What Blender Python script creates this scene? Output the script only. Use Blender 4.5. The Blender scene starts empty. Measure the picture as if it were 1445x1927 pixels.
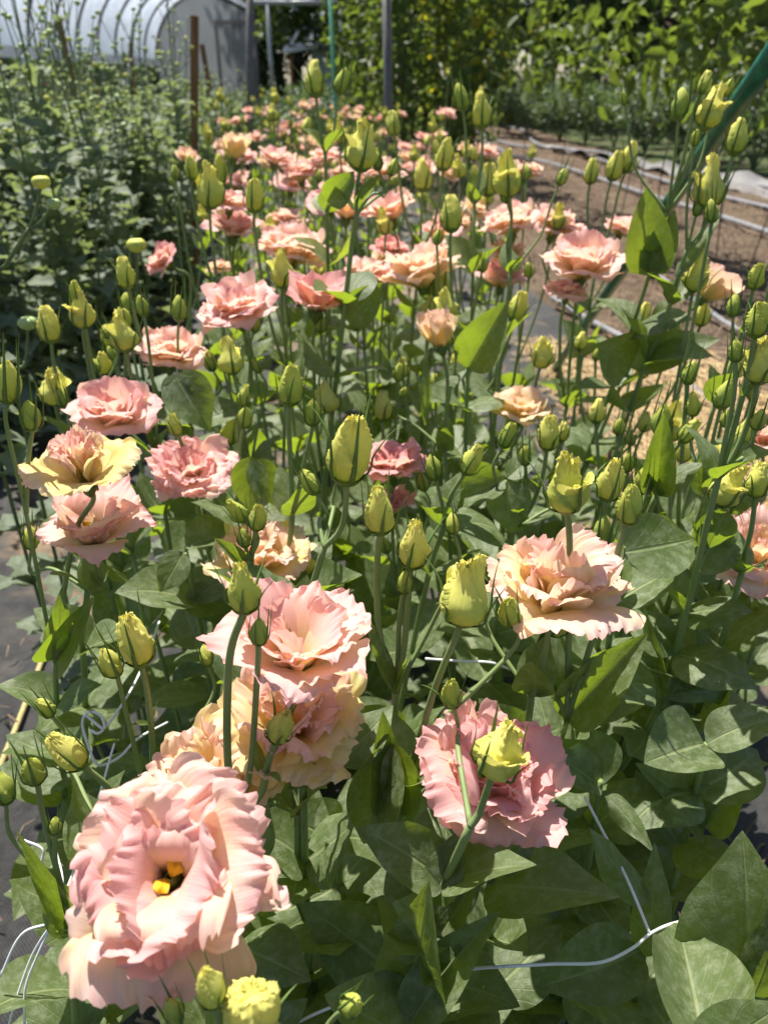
import bpy, math, random
import numpy as np
from mathutils import Vector, Matrix, Quaternion

# ------------------------------------------------------------------ camera, world, sun, exposure
SC = bpy.context.scene
COL = SC.collection
RAD = math.radians
CAM_Z, PITCH, F = 0.85, RAD(29.4), 1445.0
CP, SP = math.cos(PITCH), math.sin(PITCH)
cam_d = bpy.data.cameras.new('camera')
cam = bpy.data.objects.new('camera', cam_d)
COL.objects.link(cam)
cam.location = (0, 0, CAM_Z)
cam.rotation_euler = (math.pi / 2 - PITCH, 0, 0)
cam_d.sensor_fit = 'HORIZONTAL'
cam_d.sensor_width = 36
cam_d.lens = 36
cam_d.clip_start = 0.02
cam_d.clip_end = 500
cam_d.dof.use_dof = True
cam_d.dof.focus_distance = 0.42
cam_d.dof.aperture_fstop = 15
SC.camera = cam

SUN_EL, SUN_AZ = RAD(64), RAD(-26)          # azimuth measured from straight ahead (+Y), negative = to the left
world = bpy.data.worlds.new('World')
SC.world = world
world.use_nodes = True
wn = world.node_tree
sky = wn.nodes.new('ShaderNodeTexSky')
sky.sky_type = 'NISHITA'
sky.sun_disc = False
sky.sun_elevation = SUN_EL
sky.sun_rotation = SUN_AZ
wn.links.new(sky.outputs[0], wn.nodes['Background'].inputs[0])
wn.nodes['Background'].inputs[1].default_value = 0.07
sun_d = bpy.data.lights.new('sun', 'SUN')
sun_d.energy = 5.0
sun_d.angle = RAD(0.55)
sun_d.color = (1.0, 0.95, 0.86)
sun = bpy.data.objects.new('sun', sun_d)
COL.objects.link(sun)
sv = Vector((math.sin(SUN_AZ) * math.cos(SUN_EL), math.cos(SUN_AZ) * math.cos(SUN_EL), math.sin(SUN_EL)))
sun.rotation_euler = sv.to_track_quat('Z', 'Y').to_euler()
sun.location = sv * 30
SC.view_settings.view_transform = 'Standard'
SC.view_settings.look = 'None'
SC.view_settings.gamma = 1
SC.view_settings.exposure = 0.95
try:
    SC.cycles.use_denoising = True
    SC.cycles.max_bounces = 8
    SC.cycles.transparent_max_bounces = 10
    SC.cycles.diffuse_bounces = 4
except Exception:
    pass

# ------------------------------------------------------------------ picture point -> place
CAMP = Vector((0, 0, CAM_Z))
def ray(px, py):
    a, b = (px - 722.5) / F, (py - 963.5) / F
    return Vector((a, CP - b * SP, -SP - b * CP))
def at(px, py, d): return CAMP + ray(px, py) * d
def at_y(px, py, Y):
    r = ray(px, py)
    return CAMP + r * (Y / r.y)
def at_z(px, py, z):
    r = ray(px, py)
    return CAMP + r * ((z - CAM_Z) / r.z)

# ------------------------------------------------------------------ object helpers
def tag(o, label=None, cat=None, group=None, kind=None):
    if label: o['label'] = label
    if cat: o['category'] = cat
    if group: o['group'] = group
    if kind: o['kind'] = kind
    return o
def empty(name, loc, label, cat, group=None):
    o = bpy.data.objects.new(name, None)
    COL.objects.link(o)
    o.location = loc
    o.empty_display_size = 0.05
    return tag(o, label, cat, group)
def link(name, mesh, parent=None, mat=None, color=None):
    o = bpy.data.objects.new(name, mesh)
    COL.objects.link(o)
    if parent is not None: o.parent = parent
    if mat is not None: o.matrix_local = mat
    if color is not None: o.color = color
    return o
def copy_tree(o, parent=None):
    c = o.copy()
    COL.objects.link(c)
    if parent is not None: c.parent = parent
    for ch in o.children: copy_tree(ch, c)
    return c

class MB:
    """collects quads and triangles of one mesh"""
    def __init__(s): s.v = []; s.f4 = []; s.f3 = []; s.uv4 = []; s.uv3 = []; s.m4 = []; s.m3 = []; s.n = 0
    def grid(s, P, mi=0, close=False, uv=None):
        nv, nu = P.shape[:2]
        s.v.append(P.reshape(-1, 3))
        idx = np.arange(nv * nu).reshape(nv, nu) + s.n
        if uv is None:
            uu, vv = np.meshgrid(np.linspace(0, 1, nu + (1 if close else 0)), np.linspace(0, 1, nv))
        else: uu, vv = uv
        if close: idx = np.concatenate([idx, idx[:, :1]], 1)
        q = np.stack([idx[:-1, :-1], idx[:-1, 1:], idx[1:, 1:], idx[1:, :-1]], -1).reshape(-1, 4)
        t = np.stack([uu, vv], -1)
        tq = np.stack([t[:-1, :-1], t[:-1, 1:], t[1:, 1:], t[1:, :-1]], -2).reshape(-1, 4, 2)
        s.f4.append(q); s.uv4.append(tq); s.m4.append(np.full(len(q), mi))
        s.n += nv * nu
        return s
    def polys(s, V, Q, mi=0, uv=None):
        V = np.asarray(V, float); Q = np.asarray(Q)
        s.v.append(V); k = Q.shape[1]
        if uv is None: uv = np.full((len(Q), k, 2), 0.5)
        if k == 4: s.f4.append(Q + s.n); s.uv4.append(uv); s.m4.append(np.full(len(Q), mi))
        else: s.f3.append(Q + s.n); s.uv3.append(uv); s.m3.append(np.full(len(Q), mi))
        s.n += len(V)
        return s
    def tube(s, pts, radii, n=7, mi=0, cap=True):
        pts = np.asarray([tuple(p) for p in pts], float)
        if np.isscalar(radii): radii = np.full(len(pts), radii)
        radii = np.asarray(radii, float)
        tan = np.gradient(pts, axis=0)
        tan /= np.linalg.norm(tan, axis=1)[:, None] + 1e-12
        ref = np.array([1., 0, 0]) if abs(tan[0][0]) < .8 else np.array([0, 1., 0])
        a = np.linspace(0, 2 * np.pi, n, endpoint=False)
        rings = []
        for p, t, r in zip(pts, tan, radii):
            b1 = np.cross(t, ref); b1 /= np.linalg.norm(b1) + 1e-12
            b2 = np.cross(t, b1); ref = -np.cross(t, b2) if False else ref
            rings.append(p + r * (np.cos(a)[:, None] * b1 + np.sin(a)[:, None] * b2))
        if cap:
            rings = [np.repeat(pts[:1], n, 0)] + rings + [np.repeat(pts[-1:], n, 0)]
        return s.grid(np.array(rings), mi, close=True)
    def box(s, c, d, mi=0, rot=None, bev=0.0):
        hx, hy, hz = d[0] / 2, d[1] / 2, d[2] / 2
        V = np.array([[x, y, z] for x in (-hx, hx) for y in (-hy, hy) for z in (-hz, hz)])
        if rot is not None: V = V @ np.array(rot.to_3x3()).T
        V = V + np.array(c)
        return s.polys(V, [[0, 1, 3, 2], [4, 6, 7, 5], [0, 4, 5, 1], [2, 3, 7, 6], [0, 2, 6, 4], [1, 5, 7, 3]], mi)
    def add(s, geo, M=None, mi=None):
        """append a copy of another MB through a matrix"""
        v, f4, uv4, m4 = geo
        if M is not None:
            A = np.array(M); v = v @ A[:3, :3].T + A[:3, 3]
        s.v.append(v); s.f4.append(f4 + s.n); s.uv4.append(uv4)
        s.m4.append(m4 if mi is None else np.full(len(f4), mi)); s.n += len(v)
        return s
    def geo(s):
        return (np.concatenate(s.v), np.concatenate(s.f4), np.concatenate(s.uv4), np.concatenate(s.m4))
    def mesh(s, name, mats, smooth=True):
        V = np.concatenate(s.v)
        f4 = np.concatenate(s.f4) if s.f4 else np.zeros((0, 4), int)
        f3 = np.concatenate(s.f3) if s.f3 else np.zeros((0, 3), int)
        me = bpy.data.meshes.new(name)
        me.vertices.add(len(V)); me.vertices.foreach_set('co', V.astype(np.float32).ravel())
        nl = f4.size + f3.size
        me.loops.add(nl)
        me.loops.foreach_set('vertex_index', np.concatenate([f4.ravel(), f3.ravel()]).astype(np.int32))
        me.polygons.add(len(f4) + len(f3))
        st = np.concatenate([np.arange(len(f4)) * 4, f4.size + np.arange(len(f3)) * 3]).astype(np.int32)
        me.polygons.foreach_set('loop_start', st)
        mi = np.concatenate(s.m4 + s.m3) if (s.m4 or s.m3) else np.zeros(0)
        me.polygons.foreach_set('material_index', mi.astype(np.int32))
        me.polygons.foreach_set('use_smooth', np.full(len(f4) + len(f3), smooth))
        uvl = me.uv_layers.new(name='uv')
        uv = np.concatenate([u.reshape(-1, 2) for u in s.uv4] + [u.reshape(-1, 2) for u in s.uv3])
        uvl.data.foreach_set('uv', uv.astype(np.float32).ravel())
        for m in (mats if isinstance(mats, (list, tuple)) else [mats]): me.materials.append(m)
        me.validate(); me.update()
        return me

def spline(pts, n=8):
    """Catmull-Rom through points"""
    P = [np.array(tuple(p), float) for p in pts]
    if len(P) == 2: return [P[0] + (P[1] - P[0]) * t for t in np.linspace(0, 1, n)]
    P = [2 * P[0] - P[1]] + P + [2 * P[-1] - P[-2]]
    out = []
    for i in range(1, len(P) - 2):
        for t in np.linspace(0, 1, n, endpoint=False):
            a, b, c, d = P[i - 1:i + 3]
            out.append(.5 * (2 * b + (c - a) * t + (2 * a - 5 * b + 4 * c - d) * t * t + (3 * b - a - 3 * c + d) * t ** 3))
    out.append(P[-2])
    return out

# ------------------------------------------------------------------ materials
class NT:
    def __init__(s, name):
        s.m = bpy.data.materials.new(name); s.m.use_nodes = True
        s.t = s.m.node_tree; s.t.nodes.clear()
        s.out = s.n('ShaderNodeOutputMaterial')
    def n(s, typ, **kw):
        nd = s.t.nodes.new(typ)
        for k, v in kw.items(): setattr(nd, k, v)
        return nd
    def l(s, a, b): s.t.links.new(a, b)
    def val(s, sock, v):
        if hasattr(v, 'is_output') or isinstance(v, bpy.types.NodeSocket): s.l(v, sock)
        else: sock.default_value = v
    def noise(s, scale, detail=4, rough=.55, vec=None, dist=0):
        nd = s.n('ShaderNodeTexNoise'); nd.inputs['Scale'].default_value = scale
        nd.inputs['Detail'].default_value = detail; nd.inputs['Roughness'].default_value = rough
        nd.inputs['Distortion'].default_value = dist
        if vec is not None: s.l(vec, nd.inputs['Vector'])
        return nd.outputs['Fac']
    def mix(s, fac, a, b, mode='MIX'):
        nd = s.n('ShaderNodeMix', data_type='RGBA', blend_type=mode)
        s.val(nd.inputs[0], fac); s.val(nd.inputs[6], a if not isinstance(a, tuple) else (*a, 1)[:4]); s.val(nd.inputs[7], b if not isinstance(b, tuple) else (*b, 1)[:4])
        return nd.outputs[2]
    def math(s, op, a, b=0.0, c=None, clamp=False):
        nd = s.n('ShaderNodeMath', operation=op); nd.use_clamp = clamp
        s.val(nd.inputs[0], a); s.val(nd.inputs[1], b)
        if c is not None: s.val(nd.inputs[2], c)
        return nd.outputs[0]
    def step(s, v, lo, hi):
        nd = s.n('ShaderNodeMapRange'); nd.interpolation_type = 'SMOOTHSTEP'
        s.val(nd.inputs[0], v); nd.inputs[1].default_value = lo; nd.inputs[2].default_value = hi
        return nd.outputs[0]
    def bump(s, h, strength=.3, dist=.001):
        nd = s.n('ShaderNodeBump'); nd.inputs['Strength'].default_value = strength; nd.inputs['Distance'].default_value = dist
        s.l(h, nd.inputs['Height']); return nd.outputs[0]
    def pbsdf(s, col, rough=.5, spec=.4, normal=None, metal=0, sheen=0):
        nd = s.n('ShaderNodeBsdfPrincipled')
        s.val(nd.inputs['Base Color'], col if not isinstance(col, tuple) else (*col, 1)[:4])
        s.val(nd.inputs['Roughness'], rough); nd.inputs['Specular IOR Level'].default_value = spec
        nd.inputs['Metallic'].default_value = metal
        if sheen: nd.inputs['Sheen Weight'].default_value = sheen
        if normal is not None: s.l(normal, nd.inputs['Normal'])
        return nd.outputs[0]
    def transl(s, col, normal=None):
        nd = s.n('ShaderNodeBsdfTranslucent'); s.val(nd.inputs[0], col if not isinstance(col, tuple) else (*col, 1)[:4])
        if normal is not None: s.l(normal, nd.inputs[1])
        return nd.outputs[0]
    def mixs(s, fac, a, b):
        nd = s.n('ShaderNodeMixShader'); s.val(nd.inputs[0], fac); s.l(a, nd.inputs[1]); s.l(b, nd.inputs[2]); return nd.outputs[0]
    def done(s, sh): s.l(sh, s.out.inputs[0]); return s.m
    def uv(s):
        tc = s.n('ShaderNodeTexCoord'); sp = s.n('ShaderNodeSeparateXYZ'); s.l(tc.outputs['UV'], sp.inputs[0])
        return tc.outputs['UV'], sp.outputs[0], sp.outputs[1]
    def obj(s): return s.n('ShaderNodeTexCoord').outputs['Object']
    def scaled(s, vec, sx, sy, sz):
        nd = s.n('ShaderNodeMapping'); s.l(vec, nd.inputs[0]); nd.inputs['Scale'].default_value = (sx, sy, sz); return nd.outputs[0]
    def geo_pos(s): return s.n('ShaderNodeNewGeometry').outputs['Position']

def petal_material():
    m = NT('petal'); uv, u, v = m.uv()
    oi = m.n('ShaderNodeObjectInfo'); sp = m.n('ShaderNodeSeparateColor'); m.l(oi.outputs['Color'], sp.inputs[0])
    pk, deep, dark = sp.outputs[0], sp.outputs[1], sp.outputs[2]
    nz = m.noise(3.0, 3, vec=m.scaled(uv, 2, 1.2, 1))
    # pinkness rises toward the margin, patchy
    p = m.math('ADD', pk, m.math('MULTIPLY', m.math('SUBTRACT', v, .76), 1.2))
    p = m.math('ADD', p, m.math('MULTIPLY', m.math('SUBTRACT', nz, .5), .75), clamp=True)
    rmp = m.n('ShaderNodeValToRGB'); m.l(p, rmp.inputs[0])
    e = rmp.color_ramp.elements
    e[0].position = 0.0; e[0].color = (.84, .72, .24, 1)
    e[1].position = 1.0; e[1].color = (.90, .50, .50, 1)
    for pos, c in ((.25, (.88, .72, .42, 1)), (.5, (.92, .67, .49, 1)), (.75, (.93, .63, .58, 1))):
        x = e.new(pos); x.color = c
    dp = m.math('ADD', m.math('MULTIPLY', deep, m.step(v, .35, 1.0)), m.math('MULTIPLY', m.math('MULTIPLY', m.step(v, .86, .99), pk), .45), clamp=True)
    col = m.mix(dp, rmp.outputs[0], (.80, .30, .32))
    throat = m.step(v, .30, .0)
    col = m.mix(m.math('MULTIPLY', throat, .8), col, (.50, .42, .08))
    blotch_shade = m.math('MULTIPLY', m.math('MULTIPLY', dark, m.step(m.math('ADD', v, m.math('MULTIPLY', nz, .12)), .36, .20)), .93)  # maroon mark at the base, with the throat's deep shade painted in
    col = m.mix(blotch_shade, col, (.045, .018, .008))
    fib = m.noise(1.0, 4, .65, vec=m.scaled(uv, 54, 1.3, 1))
    col = m.mix(m.math('MULTIPLY', m.step(fib, .45, .75), .42), col, (.95, .82, .74))
    col = m.mix(m.math('MULTIPLY', m.step(fib, .42, .22), .34), col, (.78, .34, .28))
    nrm = m.bump(fib, .35, .0012)
    s = m.mixs(.45, m.pbsdf(col, .52, .28, nrm, sheen=.15), m.transl(m.mix(m.math('MULTIPLY', m.math('SUBTRACT', 1.0, blotch_shade), .5), col, (1.0, .70, .46)), nrm))
    return m.done(s)
def leaf_material(name, c1, c2, tr, trf=.42, rough=.45, spec=.35, vein=True, glau=(.33, .37, .25)):
    m = NT(name); uv, u, v = m.uv()
    oi = m.n('ShaderNodeObjectInfo').outputs['Random']
    ob = m.obj()
    n1 = m.noise(26, 4, vec=m.geo_pos())
    col = m.mix(m.step(n1, .3, .7), c1, c2)
    yl = m.noise(14, 4, .6, vec=m.geo_pos(), dist=1.0)
    col = m.mix(m.math('MULTIPLY', m.step(yl, .64, .74), .5), col, (c2[0] * 2.4, c2[1] * 1.7, c2[2] * .8))
    col = m.mix(m.math('MULTIPLY', oi, .35), col, tuple(x * 1.3 for x in c2))
    n2 = m.noise(150, 6, .70, vec=m.geo_pos())
    col = m.mix(m.math('MULTIPLY', m.step(n2, .42, .68), .52), col, glau)
    n3 = m.noise(34, 3, .6, vec=m.geo_pos(), dist=.6)
    col = m.mix(m.math('MULTIPLY', m.step(n3, .56, .70), .45), col, tuple(x * .55 for x in c1))
    trc = m.mix(m.step(n1, .3, .7), tr, tuple(x * .75 for x in tr))
    if vein:
        du = m.math('ABSOLUTE', m.math('SUBTRACT', u, .5))
        mid = m.step(du, .040, .008)
        # side veins: arcs leaving the midrib and running toward the tip
        w = m.math('SUBTRACT', v, m.math('MULTIPLY', m.math('POWER', m.math('MULTIPLY', du, 2.0), .6), .55))
        sv_ = m.math('ABSOLUTE', m.math('SUBTRACT', m.math('FRACT', m.math('MULTIPLY', w, 6.0)), .5))
        side = m.math('MULTIPLY', m.step(sv_, .06, .0), .35)
        vn = m.math('MAXIMUM', mid, side)
        col = m.mix(m.math('MULTIPLY', vn, .60), col, (.33, .38, .18))
        trc = m.mix(m.math('MULTIPLY', vn, .5), trc, tuple(x * .6 for x in tr))
        n4 = m.noise(900, 2, .5, vec=m.geo_pos())
        col = m.mix(m.math('MULTIPLY', m.step(n4, .74, .78), .7), col, (.55, .46, .12))
        nrm = m.bump(m.math('ADD', m.math('MULTIPLY', vn, -.9), m.math('MULTIPLY', n2, 1.2)), .55, .0011)
    else:
        nrm = m.bump(n2, .2, .001)
    rg = m.math('ADD', rough, m.math('MULTIPLY', n2, .18))
    s = m.mixs(trf, m.pbsdf(col, rg, spec, nrm), m.transl(trc, nrm))
    return m.done(s)
def bud_material():
    m = NT('bud_skin'); uv, u, v = m.uv()
    oi = m.n('ShaderNodeObjectInfo'); sp = m.n('ShaderNodeSeparateColor'); m.l(oi.outputs['Color'], sp.inputs[0])
    yel, peach = sp.outputs[0], sp.outputs[1]
    n1 = m.noise(5, 3, vec=m.scaled(uv, 3, 1.5, 1))
    t = m.math('ADD', m.math('MULTIPLY', yel, .75), m.math('MULTIPLY', m.math('SUBTRACT', v, .30), .7))
    t = m.math('ADD', t, m.math('MULTIPLY', m.math('SUBTRACT', n1, .5), .4), clamp=True)
    rmp = m.n('ShaderNodeValToRGB'); m.l(t, rmp.inputs[0]); e = rmp.color_ramp.elements
    e[0].color = (.25, .36, .07, 1); e[1].color = (.86, .80, .22, 1)
    x = e.new(.5); x.color = (.56, .60, .12, 1)
    col = m.mix(m.math('MULTIPLY', peach, m.step(v, .1, .8)), rmp.outputs[0], (.84, .52, .26))
    fib = m.noise(1, 3, .6, vec=m.scaled(uv, 40, 3, 1))
    nrm = m.bump(fib, .35, .0008)
    return m.done(m.mixs(.30, m.pbsdf(col, .58, .22, nrm), m.transl(col, nrm)))
def plain(name, c1, c2=None, scale=20, rough=.6, spec=.3, tr=None, trf=.3, metal=0, bump=.2, bd=.002, stretch=None):
    m = NT(name)
    vec = m.geo_pos() if stretch is None else m.scaled(m.obj(), *stretch)
    n1 = m.noise(scale, 5, .6, vec=vec)
    col = m.mix(m.step(n1, .32, .68), c1, c2 or tuple(x * .75 for x in c1))
    nrm = m.bump(n1, bump, bd)
    s = m.pbsdf(col, rough, spec, nrm, metal)
    if tr: s = m.mixs(trf, s, m.transl(tr, nrm))
    return m.done(s)
M = {}
M['petal'] = petal_material()
M['bud'] = bud_material()
M['leaf'] = leaf_material('lisianthus_leaf', (.066, .100, .030), (.118, .160, .062), (.42, .58, .03), .38, .40, .45)
M['stem'] = plain('lisianthus_stem', (.19, .27, .09), (.24, .31, .12), 40, .5, .35, (.18, .26, .03), .12)
M['sepal'] = plain('sepal_green', (.11, .19, .045), (.15, .23, .06), 60, .5, .35, (.25, .36, .03), .25)
M['stigma'] = plain('stigma_yellow', (.74, .44, .02), (.58, .28, .01), 300, .6, .2)
M['throat'] = plain('dark_throat', (.05, .035, .012), (.09, .07, .02), 200, .6, .2)
M['mumleaf'] = leaf_material('mum_leaf', (.125, .165, .105), (.19, .235, .155), (.30, .38, .12), .42, .50, .32, False, (.30, .34, .26))
M['mumstem'] = plain('mum_stem', (.10, .15, .06), (.13, .17, .08), 40, .5, .3)
M['mumbud'] = plain('mum_bud', (.42, .50, .22), (.30, .40, .14), 120, .55, .3)
M['mumbudy'] = plain('mum_bud_yellow', (.66, .62, .10), (.48, .52, .10), 160, .55, .3)

# ------------------------------------------------------------------ the ground and the setting
RNG = np.random.default_rng(11)
random.seed(5)
def sheet(name, pts, z, mat, nx=2, ny=2, bumpf=None):
    """four-corner sheet a b c d"""
    a, b, c, d = [np.array(p, float) for p in pts]
    u, v = np.meshgrid(np.linspace(0, 1, nx), np.linspace(0, 1, ny))
    P = (a * ((1 - u) * (1 - v))[..., None] + b * (u * (1 - v))[..., None] + c * (u * v)[..., None] + d * ((1 - u) * v)[..., None])
    Z = np.full(P.shape[:2], float(z))
    if bumpf is not None: Z = Z + bumpf(P[..., 0], P[..., 1])
    mb = MB().grid(np.concatenate([P, Z[..., None]], -1))
    return link(name, mb.mesh(name, mat))
def soil_material():
    m = NT('soil'); g = m.geo_pos()
    n1 = m.noise(3, 6, .65, vec=g); n2 = m.noise(38, 6, .7, vec=g); n3 = m.noise(140, 3, .6, vec=g)
    col = m.mix(m.step(n1, .35, .65), (.085, .058, .040), (.155, .112, .078))
    col = m.mix(m.math('MULTIPLY', m.step(n2, .5, .72), .6), col, (.22, .16, .11))
    col = m.mix(m.math('MULTIPLY', m.step(n3, .60, .66), .7), col, (.30, .24, .18))
    far = m.n('ShaderNodeSeparateXYZ'); m.l(g, far.inputs[0])
    col = m.mix(m.math('MULTIPLY', m.step(n1, .55, .75), .35), col, (.09, .11, .04))
    return m.done(m.pbsdf(col, .95, .1, m.bump(m.math('ADD', n2, m.math('MULTIPLY', n3, .4)), .9, .02)))
def fabric_material():
    m = NT('landscape_fabric'); g = m.geo_pos()
    sp = m.n('ShaderNodeSeparateXYZ'); m.l(g, sp.inputs[0])
    a = m.math('SINE', m.math('MULTIPLY', sp.outputs[0], 1400)); b = m.math('SINE', m.math('MULTIPLY', sp.outputs[1], 1400))
    wv = m.math('MULTIPLY', a, b)
    n1 = m.noise(5, 6, .65, vec=g); n2 = m.noise(60, 4, .6, vec=g); n3 = m.noise(2.3, 5, .6, vec=g, dist=.8)
    col = m.mix(m.step(n2, .35, .65), (.012, .012, .013), (.028, .027, .026))
    col = m.mix(m.math('MULTIPLY', m.step(n1, .46, .70), .55), col, (.13, .11, .09))
    col = m.mix(m.math('MULTIPLY', m.step(n3, .53, .66), .9), col, (.24, .165, .095))
    rg = m.math('ADD', .42, m.math('MULTIPLY', n2, .3))
    h = m.math('ADD', m.math('MULTIPLY', wv, .35), m.math('MULTIPLY', n1, 1.5))
    return m.done(m.pbsdf(col, rg, .5, m.bump(h, .6, .004)))
M['soil'] = soil_material()
M['fabric'] = fabric_material()
M['grey_fabric'] = plain('pale_ground_cover', (.22, .21, .205), (.11, .105, .10), 3, .55, .4, bump=.6, bd=.03)
def gb(x, y): return .018 * np.sin(3.1 * x + 1.3 * np.sin(1.7 * y)) + .012 * np.sin(7.3 * y + 2 * x)
M['field'] = plain('field_grass', (.050, .080, .026), (.085, .085, .045), 1.2, .95, .1, bump=.6, bd=.05)
tag(sheet('ground', [(-160, -20), (160, -20), (160, 260), (-160, 260)], -.04, M['field']), kind='structure')
tag(sheet('path', [(.70, -1), (3.4, -1), (2.8, 24), (-.6, 24)], -.012, M['soil'], 60, 160, lambda x, y: gb(x * 3, y * 3) * .7), kind='structure')
def fb(x, y): return .006 * np.sin(9 * x + 3 * np.sin(4 * y)) + .005 * np.sin(17 * y + 6 * np.sin(5 * x)) + .004 * np.sin(31 * x + 11 * y)
tag(sheet('bed_fabric', [(-1.25, -1), (1.30, -1), (-.12, 9), (-1.9, 9)], .012, M['fabric'], 90, 240, fb), kind='structure')
tag(sheet('mum_bed_soil', [(-9, -1), (-1.2, -1), (-1.85, 13), (-9, 13)], -.006, M['soil'], 60, 80, gb), kind='structure')
# pale ground cover strip beyond the drip lines
g1, g2, g3, g4 = at_z(1460, 345, 0), at_z(1000, 268, 0), at_z(1010, 278, 0), at_z(1460, 372, 0)
tag(sheet('pale_ground_cover', [(p.x, p.y) for p in (g4, g1, g2, g3)], .02, M['grey_fabric'], 40, 40, lambda x, y: .05 * np.sin(5 * x + 2 * y) + .03 * np.sin(13 * x - 7 * y)), kind='structure')

# straw mulch on the path: one uncountable scatter
def straw(name, n, xr, yr, mat, lw=(.05, .0016), shear=-.05):
    mb = MB()
    x = RNG.uniform(*xr, n); y = yr[0] + (yr[1] - yr[0]) * RNG.uniform(0, 1, n) ** 1.5
    x = x + shear * y
    a = RNG.uniform(0, np.pi, n); L = RNG.uniform(.4, 1.3, n) * lw[0]; w = RNG.uniform(.6, 1.4, n) * lw[1]
    dx, dy = np.cos(a) * L / 2, np.sin(a) * L / 2; nx_, ny_ = -np.sin(a) * w, np.cos(a) * w
    z0 = RNG.uniform(.008, .035, n); z1 = RNG.uniform(.004, .03, n); zm = np.maximum(z0, z1) + RNG.uniform(0, .012, n)
    rows = []
    for t, zz in ((-1, z0), (0, zm), (1, z1)):
        rows.append(np.stack([x + t * dx + nx_, y + t * dy + ny_, zz], -1)); rows.append(np.stack([x + t * dx - nx_, y + t * dy - ny_, zz + .001], -1))
    V = np.stack(rows, 1).reshape(-1, 3)
    b = np.arange(n)[:, None] * 6
    Q = np.concatenate([b + [0, 1, 3, 2], b + [2, 3, 5, 4]])
    mb.polys(V, Q, 0)
    return link(name, mb.mesh(name, mat))
M['straw'] = plain('straw', (.52, .37, .17), (.34, .22, .10), 30, .6, .3)
M['litter'] = plain('dry_litter', (.26, .18, .115), (.15, .10, .065), 30, .7, .2)
tag(straw('straw_mulch', 5200, (.62, 1.25), (1.35, 2.75), M['straw'], (.12, .0012)), 'loose golden straw spread over the path beside the flower bed', 'straw', kind='stuff')
tag(straw('dry_litter', 9000, (.9, 3.6), (1.5, 12), M['litter'], (.05, .0022)), 'dry leaf litter and stem bits scattered on the brown path', 'litter', kind='stuff')
tag(straw('bed_litter', 1800, (-1.3, .7), (.2, 4.5), M['litter'], (.03, .0014)), 'brown plant bits strewn on the black fabric under the flowers', 'litter', kind='stuff')

# drip lines on the path
M['drip'] = plain('drip_tape', (.30, .30, .32), (.20, .20, .215), 30, .38, .5)
def drip(pix, label, r=.013):
    pts = [at_z(x, y, .02) for x, y in pix]
    c = pts[len(pts) // 2]
    mb = MB().tube(spline(pts, 10), r, 8)
    o = link('drip_line', mb.mesh('drip_line', M['drip']))
    return tag(o, label, 'drip line', 'grey drip lines on the path')
drip([(1475, 446), (1340, 402), (1225, 368), (1120, 333), (1030, 305), (960, 290), (905, 262)], 'grey drip line on the brown path, lowest of three running to the right edge', .019)
drip([(1475, 397), (1340, 365), (1225, 332), (1130, 300), (1060, 278), (985, 275), (930, 262), (880, 240)], 'grey drip line in the middle of the three running to the right edge', .019)
drip([(1475, 358), (1350, 332), (1220, 312), (1140, 288), (1080, 281), (1010, 270), (985, 245), (950, 236)], 'grey drip line closest to the pale ground cover, curling back at its far end', .019)
drip([(1400, 800), (1330, 752), (1255, 690), (1180, 640), (1105, 600), (1040, 560)], 'thick grey drip line lying in the straw just right of the flowers', .013)
drip([(1440, 640), (1370, 610), (1300, 560), (1240, 520), (1180, 480)], 'grey drip line crossing bare soil behind the tall right buds', .011)

# ------------------------------------------------------------------ leaf, petal, bud shapes
def leaf_geo(L=1, W=.30, droop=.5, fold=.25, wave=.06, seed=0, nv=13, nu=7, acum=.5, cup=0.0):
    r = np.random.default_rng(seed)
    v = np.linspace(0, 1, nv); t = np.linspace(-1, 1, nu)
    vv, tt = np.meshgrid(v, t, indexing='ij')
    w = W * (np.sin(np.pi * np.clip(v, 0, 1) ** .66)) ** .75
    w = np.maximum(w, W * .10 * (1 - v)) * (1 - acum * np.clip((v - .62) / .38, 0, 1) ** 1.2 * .55)
    w[-1] = .002
    ang = .15 - droop * v ** 1.4
    ds = np.full(nv, L / (nv - 1)); ds[0] = 0
    y = np.cumsum(np.cos(ang) * ds); z = np.cumsum(np.sin(ang) * ds)
    side = r.uniform(-.08, .08) * np.sin(np.pi * v * .9)
    X = tt * w[:, None] * np.cos(fold * (1 - .5 * v[:, None])) + side[:, None] * L
    h = np.abs(tt) * w[:, None] * np.sin(fold * (1 - .4 * v[:, None])) + cup * (tt * w[:, None]) ** 2 / W
    ph = r.uniform(0, 6, 4)
    if nu > 8: h = h + .010 * L * np.sin(np.pi * vv) * np.abs(tt) * (1 - np.abs(tt)) * 4 * np.sin(2 * np.pi * (vv - .5 * np.abs(tt) ** .6) * 4.5 + ph[2]) * .7
    h = h + wave * L * np.abs(tt) ** 2 * (np.sin(7 * vv + ph[0] + tt * 1.2) + .5 * np.sin(13 * vv + ph[1] - tt)) * np.sin(np.pi * vv)
    tw = r.uniform(-.35, .35) * vv
    X2 = X * np.cos(tw) - h * np.sin(tw); h2 = X * np.sin(tw) + h * np.cos(tw)
    Y = y[:, None] - h2 * np.sin(ang)[:, None]; Z = z[:, None] + h2 * np.cos(ang)[:, None]
    return np.stack([X2, Y, Z], -1), (((tt + 1) / 2), vv)
LEAF_V = []      # meshes of unit length, near leaves
LEAF_G = []      # low geometry for merged foliage
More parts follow.
